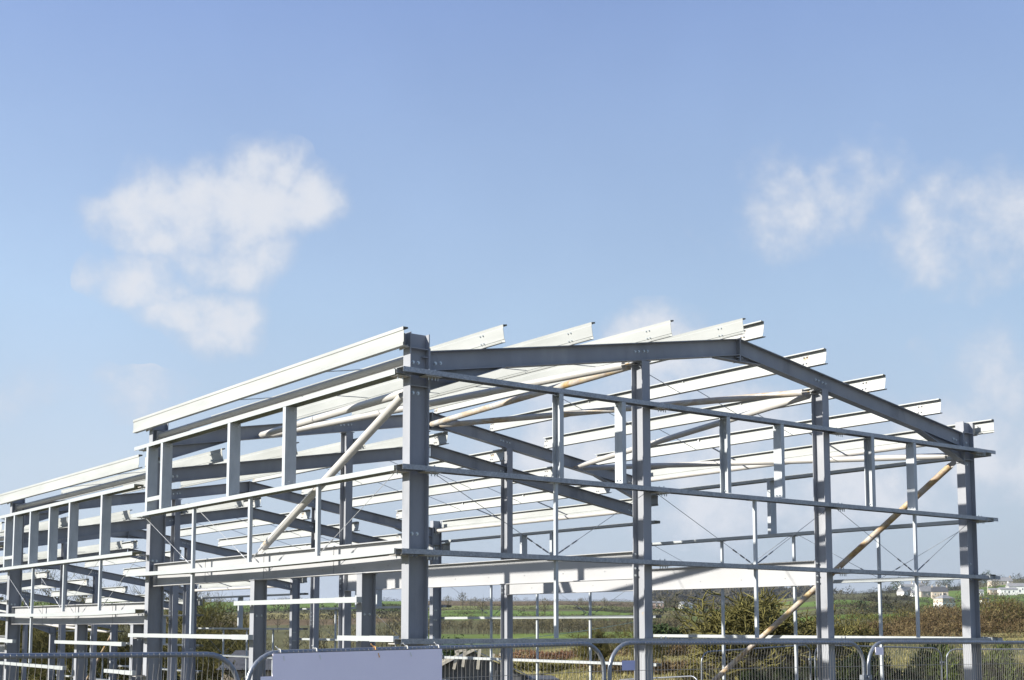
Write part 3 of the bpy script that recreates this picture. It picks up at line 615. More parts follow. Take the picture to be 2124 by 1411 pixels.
# ------------------------------------------------------------------ temporary fencing
def gpos(x, y, dd): return px(x, y, dd)
def fence_panel(A, B, ztA, ztB, label, group, wires=85, r=.019, hgt=2.0, fullmesh=True, clamp=True):
    "A, B: (x, y) of the two uprights; ztA, ztB: height of the top tube at each end"
    A = Vector((A[0], A[1], ztA)); B = Vector((B[0], B[1], ztB)); t = (B-A); Ln = Vector((t.x, t.y, 0)).length; tx = t.normalized(); hz = Vector((t.x, t.y, 0)).normalized()
    e = empty('temporary_fence_panel', ((A.x+B.x)/2, (A.y+B.y)/2, min(ztA, ztB)-hgt), label, 'fence panel', group)
    O = Vector(e.location)
    def W_(s, z): return A + tx*(s*t.length/Ln) - Z*z - O     # s along, z below the top tube centre
    rc = .25; pts = []
    pts.append(W_(0, hgt))
    for i in range(9):
        a = math.pi/2*i/8; pts.append(W_(rc-rc*math.cos(a), rc-rc*math.sin(a)))
    for i in range(9):
        a = math.pi/2*i/8; pts.append(W_(Ln-rc+rc*math.sin(a), rc-rc*math.cos(a)))
    pts.append(W_(Ln, hgt))
    b = MB(); b.tube(pts, r, 14); b.tube([W_(0, hgt-.15), W_(Ln, hgt-.15)], r*.85, 10)
    smooth_tubes(b.build('tube_frame', 'fence', e))
    nrm = hz.cross(Z).normalized()   # towards the viewer for the near run
    if nrm.dot(CAM-A) < 0: nrm = -nrm
    b = MB(); rng = random.Random(int(A.x*100)+7)
    for i in range(1, wires):
        s = Ln*i/wires
        top = 0 if rc < s < Ln-rc else rc-math.sqrt(max(0, rc*rc-(rc-min(s, Ln-s))**2))
        q0 = W_(s, top-.006)+nrm*(r+.001); q1 = W_(s, top+.08)+nrm*(r+.001)
        jit = hz*rng.uniform(-.002, .002)
        if rc < s < Ln-rc: b.tube([W_(s, -r*.4)+nrm*(r*.95), W_(s, 0)+nrm*(r+.002), W_(s, r*1.6)+nrm*(r*.9)], .0034 if i % 5 == 0 else .0024, 4)
        b.tube([W_(s, top-.015)+nrm*.004, q0, q1, W_(s, .14+top*.5)+nrm*.004+jit, W_(s, hgt-.15)+nrm*.004], .0014, 4, caps=False)
    for zz in (.245, .82, 1.4): b.tube([W_(r, zz)+nrm*.007, W_(Ln-r, zz)+nrm*.007], .0024, 4)
    b.build('wire_mesh', 'mesh', e)
    if clamp:
        b = MB(); c = W_(Ln+.02, .36); b.box(c+nrm*.005, (.14, .05, .05), 0, ax=(hz, nrm, Z)); b.bolt(c+nrm*.03, nrm, .012, 0); b.build('clamp', 'fence', e)
    b = MB(); f = W_(Ln+.02, hgt-.04); b.box(f, (.24, .62, .13), 0, ax=(hz, nrm, Z)); b.build('foot_block', 'foot', e)
    return e, W_, nrm, hz
FY = -4.65
FG = 'site fence panels in front of the steel frame'
pan = [(-7.98, -4.50, -.19, -.190, 'galvanised mesh fence panel at the left edge of the photo, without any board on it'),
       (-4.43, -0.97, -.185, -.122, 'galvanised mesh fence panel carrying the big plain white board'),
       (-0.905, 2.64, -.122, -.128, 'galvanised mesh fence panel with a small lilac plate near its left upright'),
       (2.715, 6.22, -.125, -.138, 'rightmost panel of the near mesh fence, with a small square plate')]
FP = []
for (xa, xb, za, zb, lb) in pan: FP.append(fence_panel((xa, FY), (xb, FY), za, zb, lb, FG))
# far run beyond the right-hand wall
def far_panel(pA, pB, lb, h=2.0):
    A = px(*pA); B = px(*pB); return fence_panel((A.x, A.y), (B.x, B.y), A.z, B.z, lb, 'site fence panels behind the steel frame', wires=84, clamp=True)
far_panel((1455, 1353, 30.6), (1680, 1337.5, 32.4), 'far mesh fence panel with sloping top, behind the rusty diagonal tube')
far_panel((1690, 1338, 32.5), (1952, 1345, 33.4), 'far mesh fence panel behind the second gable post, top dipping right')
far_panel((1963, 1347, 33.5), (2240, 1347, 33.6), 'far mesh fence panel behind the right corner column, topmost edge level')
far_panel((1275, 1411, 33.0), (1449, 1402, 30.8), 'low far mesh fence panel ending left of the sloping one')

def board(name, lab, cat, W_, nrm, hz, s0, s1, z0, z1, mt, notch=None, ties=()):
    b = MB(); off = nrm*.028
    def q(s, z): return W_(s, z)+off
    def slab(a, c, d, f):
        P0, P1, P2, P3 = q(a, f), q(c, f), q(c, d), q(a, d)
        for k_, o_ in ((1, nrm*.004),):
            b.quad(P0+o_, P1+o_, P2+o_, P3+o_); b.quad(P1-o_, P0-o_, P3-o_, P2-o_)
            for a_, c_ in ((P0, P1), (P1, P2), (P2, P3), (P3, P0)): b.quad(a_-o_, c_-o_, c_+o_, a_+o_)
    slab(s0, s1, z0, z1)
    if notch: slab(notch[0], s0-.0005, notch[1], z1)
    return b
e, W_, nrm, hz = FP[1]; O = Vector(e.location)
bd = board('x', '', '', W_, nrm, hz, .190, 1.70, .008, 1.15, 'board', notch=(.095, .172))
bo = bd.build('hoarding_board', 'board', None, loc=tuple(O)); tag(bo, 'large plain white board with a stepped lower left edge, hung on the site fence', 'board')
for s, mt in ((.256, 'tie'), (.561, 'tie'), (1.08, 'tieorange'), (1.376, 'tie'), (1.675, 'tie')):
    b = MB(); c0 = W_(s, 0)+nrm*.0
    ring = [c0+nrm*(.026*math.cos(a))+Z*(.026*math.sin(a))+hz*(.012*a/6) for a in [i*math.pi/5 for i in range(8)]]
    ring += [W_(s+.02, .03)+nrm*.034, W_(s+.028, .06)+nrm*.036]
    b.tube(ring, .0045, 6); b.tube([c0+Z*.02, c0+Z*.045+hz*(-.03)], .004, 5)
    smooth_tubes(b.build('cable_tie', mt, bo), 60)
e, W_, nrm, hz = FP[2]; O = Vector(e.location)
bd = board('x', '', '', W_, nrm, hz, .123, .275, .155, .240, 'sign'); tag(bd.build('site_sign', 'sign', None, loc=tuple(O)), 'small blank lilac plate on the fence panel right of the white board', 'sign')
b = MB(); c = W_(-.03, .355); b.tube([c-hz*.05+nrm*.03, c+nrm*.04+Z*.01, c+hz*.05+nrm*.03-Z*.03, c+hz*.03+nrm*.035-Z*.06], .006, 6)
tag(b.build('rope_tie', 'tieblue', None, loc=tuple(O)), 'short blue cord knotted round the clamp between two fence panels', 'cord')
e, W_, nrm, hz = FP[3]; O = Vector(e.location)
bd = board('x', '', '', W_, nrm, hz, .085, .213, .052, .132, 'board'); tag(bd.build('site_sign', 'board', None, loc=tuple(O)), 'small blank square plate at the top left corner of the rightmost near panel', 'sign')

# ------------------------------------------------------------------ vegetation
def rdir(rng):
    while True:
        v = Vector((rng.uniform(-1, 1), rng.uniform(-1, 1), rng.uniform(-1, 1)))
        if .05 < v.length < 1: return v.normalized()
def bare_tree(loc, h, spread, label, group=None, seed=1, stems=1, depth=6, mt='bark', mtw='twig', rad=None, ivy=0, kink=.35, lean=0, twr=.010, name='bare_tree', wide=1.0):
    rng = random.Random(seed); e = empty(name, loc, label, 'tree', group)
    tb = MB(); cb = MB(); tips = []
    def grow(p, d, ln, r, lv):
        pts = [p]; rs = [r]; n = 4 if lv < 3 else 3; dd = d.copy()
        for i in range(n):
            dd = (dd + rdir(rng)*kink*(.5 if lv == 0 else 1) + Z*(.10 if lv < 2 else .05)).normalized()
            pts.append(pts[-1]+dd*ln/n); rs.append(r*(1-.45*(i+1)/n))
        (tb if lv < 2 else cb).tube(pts, r, 7 if lv < 2 else (4 if lv < 4 else 3), 0, caps=False, rs=rs)
        if lv >= 2: tips.extend(pts[1:])
        if lv >= depth: return
        k = rng.choice((3, 4)) if depth > 4 else rng.choice((4, 5))
        for c in range(k):
            f = (.35+.65*(c+rng.random()*.6)/k) if c < k-1 else 1.0; i = min(n-1, int(f*n)); q = pts[i].lerp(pts[i+1], f*n-i if f < 1 else 1)
            sp = rdir(rng); sp.z = abs(sp.z)*.35+.1*(1 if lv else 0); side = (sp - dd*sp.dot(dd)).normalized()
            nd = (dd*(.75 if c < k-1 else 1.1) + side*rng.uniform(.65, 1.15)*(spread if lv < 2 else 1)).normalized()
            grow(q, nd, ln*rng.uniform(.58, .82), max(twr*(.5 if lv >= depth-1 else .8), rs[i]*rng.uniform(.55, .78)), lv+1)
    R0 = rad or h*.035
    for s in range(stems):
        a = s*2*math.pi/stems + rng.random(); d = Vector((math.cos(a), math.sin(a), 0))*(.45*spread if stems > 1 else .08+lean) + Z
        grow(Vector((math.cos(a), math.sin(a), 0))*(.12 if stems > 1 else 0)*h*.3, d.normalized(), h*.33, R0*(1 if stems == 1 else .8), 0)
    zmax = max(v[2] for v in cb.v)
    k_ = h/zmax
    for q in (tb, cb): q.v = [(v[0]*k_*wide, v[1]*k_*wide, v[2]*k_) for v in q.v]
    smooth_tubes(tb.build('trunk', mt, e), 80); cb.build('crown', mtw, e)
    if ivy:
        ib = MB()
        for i in range(ivy):
            p = Vector(rng.choice(tips))*k_*rng.uniform(.35, .8) if rng.random() < .35 else Vector(rng.choice(tb.v)); p = p + rdir(rng)*rng.random()*.22*h/5
            s = rng.uniform(.03, .07)*h/5; a = rdir(rng); c = rdir(rng); ib.tri(p+a*s, p+c*s, p-(a+c)*s*.6)
        ib.build('ivy', 'ivy', e)
    return e
def leafmass(mb, c, rx, ry, rz, n, s, rng, up=0, core=.35, rot=0, spikes=0):
    ca, sa = math.cos(rot), math.sin(rot)
    for i in range(n):
        d = rdir(rng); r = core+(1-core)*rng.random()**.5
        nzv = 1+.45*noise.noise(Vector((c[0]*.3+d.x*1.7, c[1]*.3+d.y*1.7, d.z*1.7)))
        x, y, z = d.x*rx*r*nzv, d.y*ry*r*nzv, d.z*rz*r*nzv
        p = Vector((c[0]+x*ca-y*sa, c[1]+x*sa+y*ca, c[2]+z))
        a = rdir(rng); b_ = rdir(rng)
        if up: a = (a+Z*up+d*.6).normalized(); b_ = a.cross(b_).normalized(); q = s*rng.uniform(.6, 1.5); mb.tri(p-b_*q*.24, p+b_*q*.24, p+a*q*1.6)
        else: q = s*rng.uniform(.6, 1.4); mb.tri(p+a*q, p+b_*q, p-(a+b_)*q*.7)
def bush(loc, w, dpt, h, n, s, mt, label, cat='bush', group=None, seed=1, rot=0, up=0, stem=True, name='bush', lobes=7):
    rng = random.Random(seed); e = empty(name, loc, label, cat, group); fb = MB()
    for i in range(lobes):
        f = (i+.5)/lobes-.5; lh = h*rng.uniform(.55, 1.0); lw = w/lobes*rng.uniform(.8, 1.5)
        cx_, cy_ = f*w*.85, rng.uniform(-.25, .25)*dpt
        c = (cx_*math.cos(rot)-cy_*math.sin(rot), cx_*math.sin(rot)+cy_*math.cos(rot), lh*.5)
        leafmass(fb, c, lw, dpt*.5, lh*.52, n//lobes, s, rng, up, rot=rot)
    fb.build('foliage', mt, e)
    if stem:
        sb = MB(); sb.tube([Vector((-.42*w*math.cos(rot), -.42*w*math.sin(rot), -.2)), Vector((.42*w*math.cos(rot), .42*w*math.sin(rot), -.2))], h*.03, 5)
        for i in range(lobes):
            f = (i+.5)/lobes-.5; p = Vector((f*w*.8*math.cos(rot), f*w*.8*math.sin(rot), -.2)); d = rdir(rng)*.35+Z
            sb.tube([p, p+d*h*.3, p+d*h*.55+rdir(rng)*h*.1], h*.02, 5, rs=[h*.025, h*.018, h*.008])
        sb.build('stems', 'trunk', e)
    return e
def gz(p, dz=0): return Vector((p.x, p.y, ground(p.x, p.y)-.05+dz))
def at(x, dd): p = px(x, 1305, dd); return gz(p)

# hero tree and the trees right behind the frame
p = at(1575, 47); bare_tree(p, 1.75-p.z, 1.15, 'wide many-stemmed bare tree with mossy branches, behind the frame right of centre', seed=5, stems=9, depth=4, rad=.15, ivy=250, kink=.62, twr=.034, wide=1.3)
p = at(1690, 58); bare_tree(p, 1.1-p.z, 1.0, 'ivy-covered bare tree behind the second gable post, right of the wide one', seed=9, stems=3, depth=4, rad=.17, ivy=900, kink=.5, twr=.03)
p = at(1765, 62); bare_tree(p, .9-p.z, 1.2, 'thin sprawling bare tree showing just right of the second gable post', seed=12, stems=3, depth=4, rad=.12, kink=.5, twr=.028)
p = at(1235, 68); bare_tree(p, .35-p.z, 1.25, 'low dense thorn tree, left one of the pair by the field', seed=21, stems=4, depth=6, rad=.10, mtw='twig', ivy=900, kink=.5)
p = at(1335, 66); bare_tree(p, .55-p.z, 1.25, 'low dense thorn tree, right one of the pair, behind the first gable post', seed=22, stems=3, depth=6, rad=.12, mtw='twig', ivy=900, kink=.5)
# tall trees behind the left half of the row
tl = [(25, 72, 4.1, 'tall bare tree at the left edge behind the far bays'), (110, 78, 4.4, 'tall bare tree behind the far bays, second from the left edge'), (185, 70, 3.4, 'tall bare tree between the far bays and the tall corner column'),
      (262, 76, 4.6, 'tallest bare tree, just left of the tall second column'), (335, 74, 2.8, 'bare tree hidden mostly by the tall second column'), (425, 66, .9, 'lower bare tree right of the second column, under the tube ends')]
for i, (x, dd, zt, lb) in enumerate(tl):
    p = at(x, dd); bare_tree(p, zt-p.z, .85, lb, seed=40+i, stems=2, depth=6, rad=.19, ivy=1500, kink=.38, mtw='twig', twr=.018)
for i, (x, dd, w, h, lb) in enumerate([(60, 60, 7, 4.6, 'thicket of ivy and bramble at the far left, under the tall trees'), (230, 62, 7, 4.8, 'thicket of ivy and bramble left of the tall second column'), (420, 58, 6, 4.2, 'thicket of ivy and bramble right of the tall second column'), (560, 64, 5.5, 3.9, 'lowest thicket, behind the short post and the fence corner')]):
    p = at(x, dd); bush(p, w, 3, h, 9000, .09, 'thicket', lb, seed=60+i, rot=-YAW, up=.3, lobes=9, name='thicket')

# brown scrub, hedges and gorse on the right
SC = [(1812, 150, 9, 1.7, 'bramble', 'brown scrub bush left of the white house, seen between the thin posts'), (1880, 165, 15, 3.6, 'thicket', 'olive leafless bush under the white house'),
      (1945, 158, 13, 3.3, 'bramble', 'reddish brown scrub bush below and right of the white house'), (2045, 150, 13, 3.5, 'bramble', 'reddish brown scrub bush just right of the right corner column'),
      (2105, 165, 14, 4.6, 'bramble', 'tall reddish brown scrub at the right edge of the photo'), (2160, 150, 13, 4.5, 'thicket', 'olive scrub beyond the right edge, touching the reddish one'),
      (1740, 170, 12, 1.0, 'bramble', 'low brown scrub right of the second gable post'), (1990, 170, 12, 2.7, 'thicket', 'olive scrub hidden mostly by the right corner column')]
for i, (x, dd, w, h, mt, lb) in enumerate(SC):
    bush(at(x, dd), w, 6, h, 9000, .15, mt, lb, seed=100+i, rot=-YAW, up=.8, lobes=5, name='scrub_bush')
HD = [(1830, 118, 22, 1.15, 'bramble', 'low brown bramble hedge across the field below the scrub'), (2060, 122, 20, 2.0, 'bramble', 'thick brown bramble hedge right of the corner column'),
      (1170, 112, 12, .9, 'twigredleaf', 'reddish bramble strip beyond the grass field left of the first gable post'), (1500, 90, 16, 1.3, 'bramble', 'brown bramble bank behind the wide bare tree'),
      (1160, 80, 13, .55, 'thicket', 'dark rough bank at the near edge of the grass field'), (1400, 62, 9, .75, 'bramble', 'tangled brown brambles right of the first gable post')]
for i, (x, dd, w, h, mt, lb) in enumerate(HD):
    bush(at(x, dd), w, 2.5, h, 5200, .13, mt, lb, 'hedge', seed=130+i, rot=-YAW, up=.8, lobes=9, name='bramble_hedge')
GS = [(1750, 42, 3.2, 1.25, 'gorse', 'dark gorse bush behind the gap between the right-hand near panels'), (1850, 41, 2.9, 2.0, 'gorse', 'tallest dark gorse bush, left of the right corner column'), (1925, 39, 2.4, .95, 'gorse', 'low dark gorse bush left of the right corner column'),
      (2010, 40, 2.6, 2.0, 'bushgreen', 'green ivy-covered bush directly behind the right corner column'), (2085, 42, 2.6, 1.55, 'thicket', 'mixed green and brown bush right of the corner column'), (1640, 43, 3.0, 1.35, 'gorse', 'dark gorse bush behind the sloping far panel'),
      (1480, 52, 2.6, .8, 'thicket', 'olive bramble clump at the foot of the wide bare tree')]
for i, (x, dd, w, h, mt, lb) in enumerate(GS):
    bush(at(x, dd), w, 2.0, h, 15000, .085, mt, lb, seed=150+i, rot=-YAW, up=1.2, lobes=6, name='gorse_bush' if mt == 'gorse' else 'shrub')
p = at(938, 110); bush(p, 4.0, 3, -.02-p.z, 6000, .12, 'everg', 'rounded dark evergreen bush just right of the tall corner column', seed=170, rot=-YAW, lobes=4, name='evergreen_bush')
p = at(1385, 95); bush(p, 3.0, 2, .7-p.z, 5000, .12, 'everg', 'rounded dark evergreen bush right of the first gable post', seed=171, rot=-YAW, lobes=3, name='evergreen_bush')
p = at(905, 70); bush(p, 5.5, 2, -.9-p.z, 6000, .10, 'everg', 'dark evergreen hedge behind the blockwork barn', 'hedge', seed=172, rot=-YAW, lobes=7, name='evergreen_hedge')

# rough grass in the near field: one mass
rng = random.Random(3); g = MB()
for i in range(26000):
    x = rng.choice((rng.uniform(1230, 2200), rng.uniform(1230, 2200), rng.uniform(1050, 1500))); dd = 46+80*rng.random()**1.3; q = at(x, dd)
    if q.x < 13.5: continue
    a = rdir(rng); h = rng.uniform(.10, .30); l = Vector((a.x, a.y, 0))*.12; w = Vector((-a.y, a.x, 0))*.03
    g.tri(q-w, q+w, q+Z*h+l)
tag(g.build('rough_grass', 'grassblade'), 'tufts of rough yellow green grass in the field beyond the frame', 'grass', kind='stuff')

# wooded valley, one far-off mass of bare trees
rng = random.Random(8); wd = MB(); wl = MB()
def far_tree(mb, ml, q, h, rng, n=34):
    mb.tube([q-Z*.3, q+Z*h*.35, q+Z*h*.8], h*.02, 4, rs=[h*.025, h*.018, h*.006], caps=False)
    for j in range(5):
        d = rdir(rng); d.z = abs(d.z)+.5; s0 = q+Z*h*rng.uniform(.2, .5); mb.tube([s0, s0+d*h*.28, s0+d*h*.42+Z*h*.08], h*.01, 3, rs=[h*.012, h*.007, h*.003], caps=False)
    for j in range(n):
        d = rdir(rng); c = q+Z*h*.62+Vector((d.x*h*.30, d.y*h*.30, d.z*h*.36))*rng.random()**.4; a = (rdir(rng)+Z*.7+d*.5).normalized(); b_ = a.cross(rdir(rng)).normalized(); s = h*rng.uniform(.035, .075); ml.tri(c-b_*s*.22, c+b_*s*.22, c+a*s*1.6)
for i in range(900):
    x = rng.uniform(820, 1560); dd = rng.uniform(330, 500)
    if x < 1000 and rng.random() < .4: continue
    far_tree(wd, wl, at(x, dd), (3.7+2.6*noise.noise(Vector((x*.012, dd*.03, 1))))*rng.uniform(.8, 1.2), rng, 70)
for i in range(210):
    x = rng.uniform(-60, 880); dd = rng.choice((rng.uniform(190, 300), rng.uniform(420, 500))); far_tree(wd, wl, at(x, dd), rng.uniform(3.5, 6.5), rng, 60)
for i in range(260):
    x = rng.uniform(1860, 2200); dd = rng.choice((rng.uniform(300, 420), rng.uniform(480, 560))); far_tree(wd, wl, at(x, dd), rng.uniform(2.0, 3.4), rng, 60)
wo_ = wl.build('far_woodland', 'twiggrey'); tag(wo_, 'grey brown leafless woodland filling the valley', 'woodland', kind='stuff'); wd.build('trunks', 'trunk', wo_)

# field hedges on the far slopes: every hedge its own object, bushes along a line
def far_hedge(pts, h, label, mt='hedge', dens=1.0, seed=1, big=.12):
    if pts[0][0] > 1650 and h > 4: h *= .6
    if pts[0][0] < 1345: h *= .62
    h = h*.8; rng = random.Random(seed); hb = MB(); P3 = [at(x, dd) for x, dd in pts]; o0 = P3[0].copy()
    for a, c in zip(P3, P3[1:]):
        ln = (c-a).length; n = max(2, int(ln/(h*.55)*dens))
        for i in range(n):
            q = a.lerp(c, (i+rng.random())/n); q.z = ground(q.x, q.y); hh = h*rng.uniform(.55, 1.15)*(2.0 if rng.random() < big else 1)
            leafmass(hb, (q-o0)+Z*hh*.45, hh*.8, hh*.8, hh*.55, 60, hh*.15, rng, .3, core=.5)
    o = hb.build('field_hedge', mt); o.location = o0; tag(o, label, 'hedge'); return o
FH = [([(840, 1290), (1000, 1292), (1130, 1285), (1345, 1290)], 3.6, 'dark hedge along the skyline left of the first gable post'),
      ([(400, 1280), (620, 1285), (850, 1290)], 3.6, 'dark hedge along the skyline seen between the side columns'),
      ([(-40, 1280), (200, 1280), (400, 1280)], 4.0, 'skyline hedge at the far left behind the tall trees'),
      ([(850, 990), (1100, 985), (1345, 985)], 2.6, 'thin hedge between the brown field and the pale green field near the skyline'),
      ([(850, 830), (960, 815), (1090, 820), (1200, 850), (1345, 835)], 4.2, 'bushy dark hedge below the pale top field, left of the first gable post'),
      ([(1195, 850), (1240, 790), (1290, 745), (1345, 700)], 3.6, 'hedge running down between two green fields left of the first gable post'),
      ([(700, 985), (780, 930), (870, 870)], 4.5, 'bushy hedge below the bright field, seen right of the corner column'),
      ([(400, 800), (560, 805), (720, 790), (860, 800)], 4.6, 'broad brown hedge below the long green field on the left'),
      ([(400, 735), (640, 740), (860, 730)], 5.0, 'broad dark hedge above the pale field on the left'),
      ([(400, 580), (640, 590), (830, 580)], 5.0, 'lower hedge below the pale field on the left'),
      ([(850, 575), (1000, 570), (1180, 575), (1345, 560)], 3.5, 'hedge along the foot of the green slope left of the first gable post'),
      ([(1345, 1150), (1450, 1130), (1600, 1150)], 5.0, 'dark hedge under the distant wooded hill'),
      ([(1345, 1000), (1430, 990), (1560, 1000)], 4.6, 'bushy hedge with trees right of the first gable post'),
      ([(1345, 760), (1420, 770), (1560, 760)], 4.6, 'lower bushy hedge right of the first gable post'),
      ([(1700, 1180), (1800, 1200), (1900, 1300), (2000, 1400)], 7.0, 'tree-lined skyline hedge left of the right corner column'),
      ([(1700, 835), (1790, 840), (1850, 850), (1900, 880)], 3.2, 'hedge above the lower bright green field near the far houses'),
      ([(1800, 850), (1835, 960), (1890, 1010)], 3.2, 'hedge corner climbing towards the stone houses'),
      ([(1700, 655), (1800, 660), (1900, 690)], 2.6, 'middle hedge between two green fields left of the white house'),
      ([(1700, 595), (1820, 600), (1920, 620)], 2.4, 'dark hedge below the middle green field left of the white house'),
      ([(1700, 540), (1790, 545), (1900, 550)], 3.0, 'bushy hedge at the foot of the slope left of the white house'),
      ([(1700, 470), (1830, 475), (1960, 480)], 3.0, 'lowest far hedge above the brown scrub'),
      ([(2020, 860), (2080, 870), (2180, 860)], 7.0, 'bushy hedge below the white farm buildings on the right'),
      ([(2020, 1200), (2090, 1210), (2180, 1200)], 7.0, 'hedge above the white farm buildings on the right'),
      ([(1990, 1560), (2060, 1570), (2180, 1560)], 9.0, 'skyline hedge at the right edge of the photo')]
FH += [([(1345, 1050), (1450, 1040), (1600, 1060)], 7.0, 'dark hedge line between the pink shed and the distant hill'),
       ([(1345, 620), (1450, 600), (1560, 620)], 7.0, 'scrubby hedge below the pink shed'),
       ([(1780, 500), (1830, 510), (1900, 505)], 3.6, 'dark scrubby bank across the slope left of the white house'),
       ([(1700, 395), (1800, 400), (1900, 400)], 3.4, 'brown scrubby bank just above the tan scrub, left of the white house'),
       ([(1860, 1010), (1930, 960), (1990, 960)], 7.0, 'garden hedge between the white house and the stone farmhouses'),
       ([(1995, 720), (2060, 730), (2180, 700)], 9.0, 'tall brown hedge behind the scrub at the right edge'),
       ([(2020, 1000), (2090, 1010), (2180, 1000)], 9.0, 'hedge just below the low white barn'),
       ([(2020, 1400), (2090, 1400), (2180, 1390)], 9.0, 'hedge around the long grey roofed house'),
       ([(1840, 1390), (1920, 1400), (2000, 1380)], 9.0, 'hedge behind the ridge houses'),
       ([(880, 700), (960, 690), (1010, 700)], 2.4, 'short brown scrub strip on the green slope right of the corner column'),
       ([(400, 560), (640, 570), (860, 560)], 8.0, 'tall brown scrub strip at the valley bottom on the left')]
for i, (pts, h, lb) in enumerate(FH): far_hedge(pts, h, lb, seed=200+i, mt='hedge' if i % 3 else 'hedge2')
hw = MB(); rng = random.Random(77)
for i in range(1500):
    x = rng.uniform(1340, 1720); dd = rng.uniform(1700, 3300); q = at(x, dd)
    if 1385 < x < 1480 and 1900 < dd < 2500: continue
    leafmass(hw, q+Z*5, 14, 14, 9, 12, 6, rng, .2)
tag(hw.build('hillside_woodland', 'hedge2'), 'dark woodland covering the hazy distant hill', 'woodland', kind='stuff')

# single far trees standing along the fields
FT = [(930, 880, 9), (960, 860, 12), (975, 850, 8), (985, 900, 7), (1018, 945, 6), (1205, 930, 7), (1255, 850, 8), (1310, 800, 6), (1475, 700, 8), (1380, 900, 10), (1405, 860, 8), (1745, 930, 7), (1790, 520, 4), (1812, 500, 5),
      (1765, 430, 4), (1865, 1180, 16), (1925, 1300, 15), (1968, 1350, 18), (1950, 1320, 12), (2050, 1350, 17), (2068, 1150, 15), (2030, 1120, 14), (620, 900, 8), (655, 940, 7), (450, 860, 8), (590, 760, 9), (1000, 600, 9), (1130, 590, 9)]
for i, (x, dd, h) in enumerate(FT):
    rng = random.Random(300+i); q = at(x, dd); e = empty('field_tree', q, None, 'tree', 'single far trees on the slopes'); a, c = MB(), MB(); far_tree(a, c, Vector((0, 0, 0)), h, rng, 260)
    ev = i in (15, 17, 19, 12); c2 = MB(); leafmass(c2, (0, 0, h*.58), h*.36, h*.36, h*.40, 300, h*.07, rng, .3)
    (c2 if ev else c).build('crown', 'everg' if ev else 'twiggrey', e); a.build('trunk', 'trunk', e)
    e['label'] = 'small dark evergreen tree far off on the slope by the houses' if ev else 'small leafless tree far off on the green slope'
    e['group'] = 'dark far trees by the houses' if ev else 'leafless far trees on the slopes'

# ------------------------------------------------------------------ buildings
def house(p, w, dp, hw_, hr, rz, wall, roof, label, hip=False, rows=1, cols=4, lower=None, chim=2, name='house'):
    e = empty(name, p, label, 'house', None, rz); b = MB(); b.bb(-w/2, w/2, -dp/2, dp/2, -2, hw_)
    if not hip:
        for s in (-1, 1): b.tri((s*w/2, -dp/2, hw_), (s*w/2, dp/2, hw_), (s*w/2, 0, hw_+hr))
    b.build('wall', wall, e)
    if lower: b = MB(); b.bb(-w/2-.05, w/2+.05, -dp/2-.05, dp/2+.05, -2, hw_*.5); b.build('painted_lower_wall', lower, e)
    b = MB(); o = .35; rx = w/2-dp/2 if hip else w/2+.2
    A = [(-w/2-o, -dp/2-o, hw_), (w/2+o, -dp/2-o, hw_), (w/2+o, dp/2+o, hw_), (-w/2-o, dp/2+o, hw_)]; r0, r1 = (-rx, 0, hw_+hr+.1), (rx, 0, hw_+hr+.1)
    b.quad(A[0], A[1], r1, r0); b.quad(A[2], A[3], r0, r1); b.tri(A[1], A[2], r1); b.tri(A[3], A[0], r0); b.quad(A[3], A[2], A[1], A[0])
    ro = b.build('roof', roof, e)
    for i in range(chim):
        b = MB(); s = -1 if i == 0 else 1; b.bb(s*rx*.9-.5, s*rx*.9+.5, -.4, .4, hw_+hr*.6, hw_+hr+1.3); b.bb(s*rx*.9-.2, s*rx*.9+.2, -.2, .2, hw_+hr+1.3, hw_+hr+1.7); b.build('chimney', wall, ro)
    for r_ in range(rows):
        for c_ in range(cols):
            xx = -w/2+w*(c_+.5)/cols; zz = hw_*(r_+.55)/rows
            b = MB(); b.bb(xx-.55, xx+.55, -dp/2-.12, -dp/2-.02, zz-.7, zz+.7); f = b.build('window', 'white', e); b = MB(); b.bb(xx-.42, xx+.42, -dp/2-.14, -dp/2-.121, zz-.57, zz+.57); b.build('pane', 'glass', f)
    b = MB(); b.bb(-.5, .5, -dp/2-.10, -dp/2-.01, 0, 2.1); b.build('door', 'darkroof', e) if not lower else None
    return e
YR = -YAW
house(px(1959, 1260, 880), 10.5, 9, 6.0, 2.6, YR+.35, 'stone', 'slate', 'two-storey house with white lower half and grey hipped roof below the stone farmhouses', True, 2, 3, 'white', 2)
house(px(1926, 1239, 1060), 17, 8, 4.5, 4.5, YR+.15, 'stone', 'slate', 'long stone farmhouse with grey gabled roof, left of the pair above the white house', rows=1, cols=4)
house(px(1949, 1239, 1030), 12, 8, 4.2, 3.8, YR-.2, 'stone', 'darkroof', 'stone farmhouse with darker roof, right of the pair above the white house', rows=1, cols=3)
house(px(1878, 1235, 1120), 12, 8, 3.0, 4.0, YR+.5, 'white', 'slate', 'white bungalow with blue grey roof left of the stone farmhouses', rows=1, cols=3, chim=1)
house(px(1905, 1237, 1090), 12, 6, 2.5, 2.2, YR, 'white', 'slate', 'low white outbuilding joined to the left stone farmhouse', rows=1, cols=2, chim=0)
house(px(1880, 1224, 1280), 14, 8, 3.2, 2.5, YR, 'white', 'slate', 'distant white house on the ridge above the bungalow', rows=1, cols=3)
house(px(1902, 1222, 1300), 12, 8, 3.4, 3, YR+.2, 'beige', 'slate', 'distant beige house on the ridge above the stone farmhouses', rows=1, cols=3)
house(px(2075, 1213, 1330), 22, 10, 3.5, 4, YR, 'stone', 'slate', 'long low grey roofed house high on the slope right of the corner column', rows=1, cols=4)
house(px(2112, 1229, 1120), 18, 9, 5, 3, YR-.1, 'white', 'slate', 'white farmhouse at the right edge of the photo', rows=1, cols=4)
